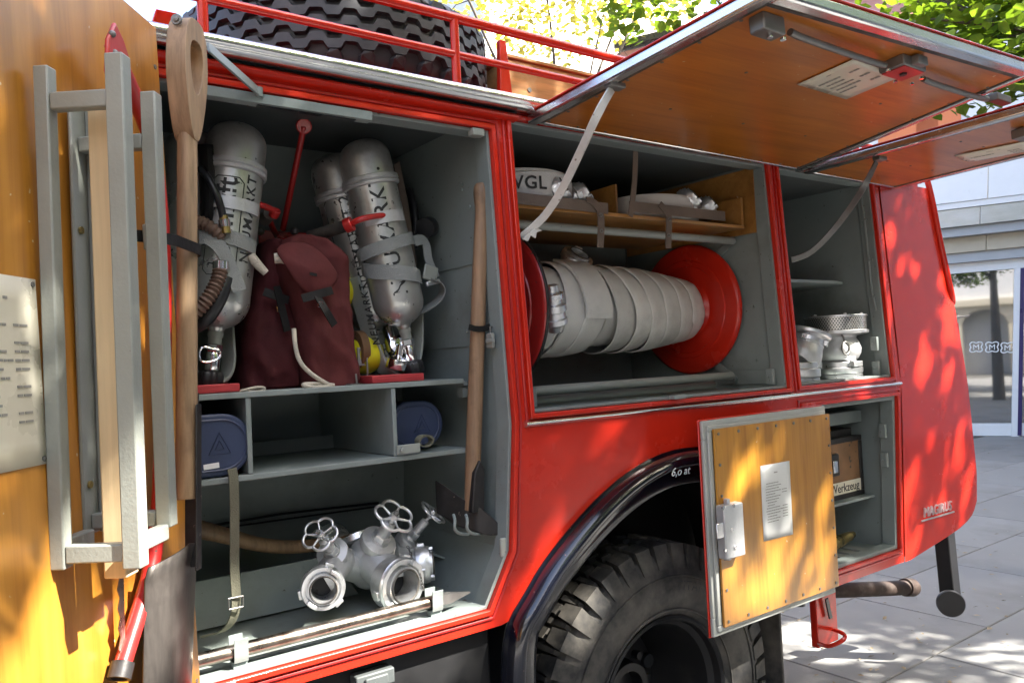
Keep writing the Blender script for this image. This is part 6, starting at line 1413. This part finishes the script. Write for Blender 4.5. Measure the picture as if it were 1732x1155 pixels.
# lime that shades the engine, standing to the right of the onlooker
q0 = V((1.9, 0, 1.2))+SUN*6.8
def lit_gap(p):
    """windows in the canopy: leaves are absent where the photograph shows sun reaching the engine"""
    for c, r_ in GAPS:
        d = p-c; t = d.dot(SUN)
        if (d-SUN*t).length < r_+.034: return False
    return True
GAPS = [(V((.62, .02, .86)), .20), (V((.95, .0, .86)), .13), (V((.16, -.35, 1.15)), .10), (V((.26, -.22, 1.0)), .10), (V((.02, -.55, 1.05)), .12), 
        (PY(1262, 770, -.14), .022), (PY(1255, 800, -.14), .028), (PY(1318, 765, -.14), .015), (PY(1305, 935, -.14), .03), (PY(1300, 970, -.14), .03), (PY(1385, 900, -.14), .035), (PY(1375, 950, -.14), .04), (PY(1390, 850, -.14), .02), (PY(1255, 1010, -.14), .03), (PY(1270, 980, -.14), .02), (PY(1000, 1000, .06), .05), (PS(890, 1020, -.04), .03), (PS(960, 900, -.04), .02),
        (V((3.3, .0, .62)), .06), (V((2.95, .0, 1.30)), .06), (V((3.0, .1, 1.40)), .10),
        (V((1.60, .0, .85)), .06), (along(1690, 60, 6.2), .75), (along(1740, 130, 6.0), .5), (along(1100, -20, 7), .5), (along(1640, 0, 6.6), .5), (V((.8, .0, .86)), .16), (V((1.1, .0, .86)), .08), (V((.5, .0, .86)), .12), (V((7.6, 2.2, 0)), .4)]
rg_ = random.Random(4)
GAPS += [(DS(rg_.uniform(.12, .8), rg_.uniform(.82, 2.2), .0), rg_.uniform(.0, .04)) for _ in range(26)]
GAPS += [(V((rg_.uniform(3.4, 7.4), rg_.uniform(-1.4, 2.6), GZ)), rg_.uniform(.02, .15)) for _ in range(70)]
GAPS += [(V((rg_.uniform(3.28, 3.88), .0, rg_.uniform(.68, 1.95))), rg_.uniform(.004, .030)) for _ in range(34)]
blobs = [((q0.x, q0.y, q0.z), (2.9, 2.6, 1.5), 5), ((q0.x-2.6, q0.y+.5, q0.z-.6), (1.8, 1.7, 1.1), 2.6), ((q0.x+2.2, q0.y+1.4, q0.z-.8), (2.0, 1.8, 1.2), 2.6), ((q0.x+.5, q0.y-1.5, q0.z+1.6), (2.2, 2.0, 1.2), 1.6), ((q0.x-.3, q0.y-2.6, q0.z-.9), (2.4, 1.5, .9), 2.6), ((q0.x-3.4, q0.y-1.6, q0.z-.8), (1.8, 1.8, .9), 2.2)]
tree('lime_tree', (q0.x+.6, q0.y-1.6, GZ), 7.8, blobs, 40000, .105, 'leaf_green', 'tall lime tree whose crown shades the fire engine', 5, 16, .19, keep=lit_gap, group='lime trees')
g0 = V((6.5, -6.0, 0))+SUN*8.5  # added out of view: crown set to shade the ground that the paint mirrors
tree('lime_tree', (g0.x+.5, g0.y-.6, GZ), 7.2, [(tuple(g0), (3.2, 3.0, 1.5), 4), ((g0.x-2.8, g0.y+1.0, g0.z-.5), (1.9, 1.9, 1.1), 2), ((g0.x+2.4, g0.y-.8, g0.z-.4), (1.9, 1.9, 1.1), 2)], 16000, .13, 'leaf_green', 'unseen broad lime tree added to shade the square, mirrored in the red paint', 31, 14, .2, group='lime trees')
# lime whose low branches hang into the top right corner
zlow = along(1700, 190, 6.2).z
b2_ = [(along(1700, 60, 6.2), (.55, .55, .42), 2.2), (along(1640, 10, 6.6), (.45, .5, .28), 1.2), (along(1745, 140, 6.0), (.20, .3, .22), .6), (along(1800, 20, 6.4), (.9, .8, .7), 2.5), (along(1560, -40, 7.4), (.9, .7, .35), 1.2), (along(1090, -12, 7.0), (.38, .4, .26), .8), (along(1180, -60, 7.0), (.8, .6, .35), 1.0), (along(1400, -90, 7.2), (1.0, .8, .4), 1.0)]
tr2 = along(1900, 300, 6.6); tree('lime_tree', (tr2.x, tr2.y, GZ), 4.6, [(tuple(c), r_, w_) for c, r_, w_ in b2_], 3000, .085, 'leaf_green', 'lime tree with low leafy branches hanging beside the raised flaps', 9, 18, .12, shape='heart', group='lime trees', keep=lambda p: p.z > zlow)
# pale yellow-leaved tree in full sun beyond the roof
c_ = along(930, 20, 15); tree('yellow_tree', (c_.x+.4, c_.y, GZ), 6.2, [((c_.x, c_.y, c_.z+.3), (2.2, 2.0, 1.0), 3), ((c_.x-3.2, c_.y+1, c_.z+1.2), (2.2, 2, 1.2), 2), ((c_.x+1.8, c_.y-.6, c_.z+.9), (1.5, 1.5, .9), 1.5)], 3600, .13, 'leaf_yellow', 'pale yellow-leaved tree in bright sun behind the roof rails', 21, 6, .10)
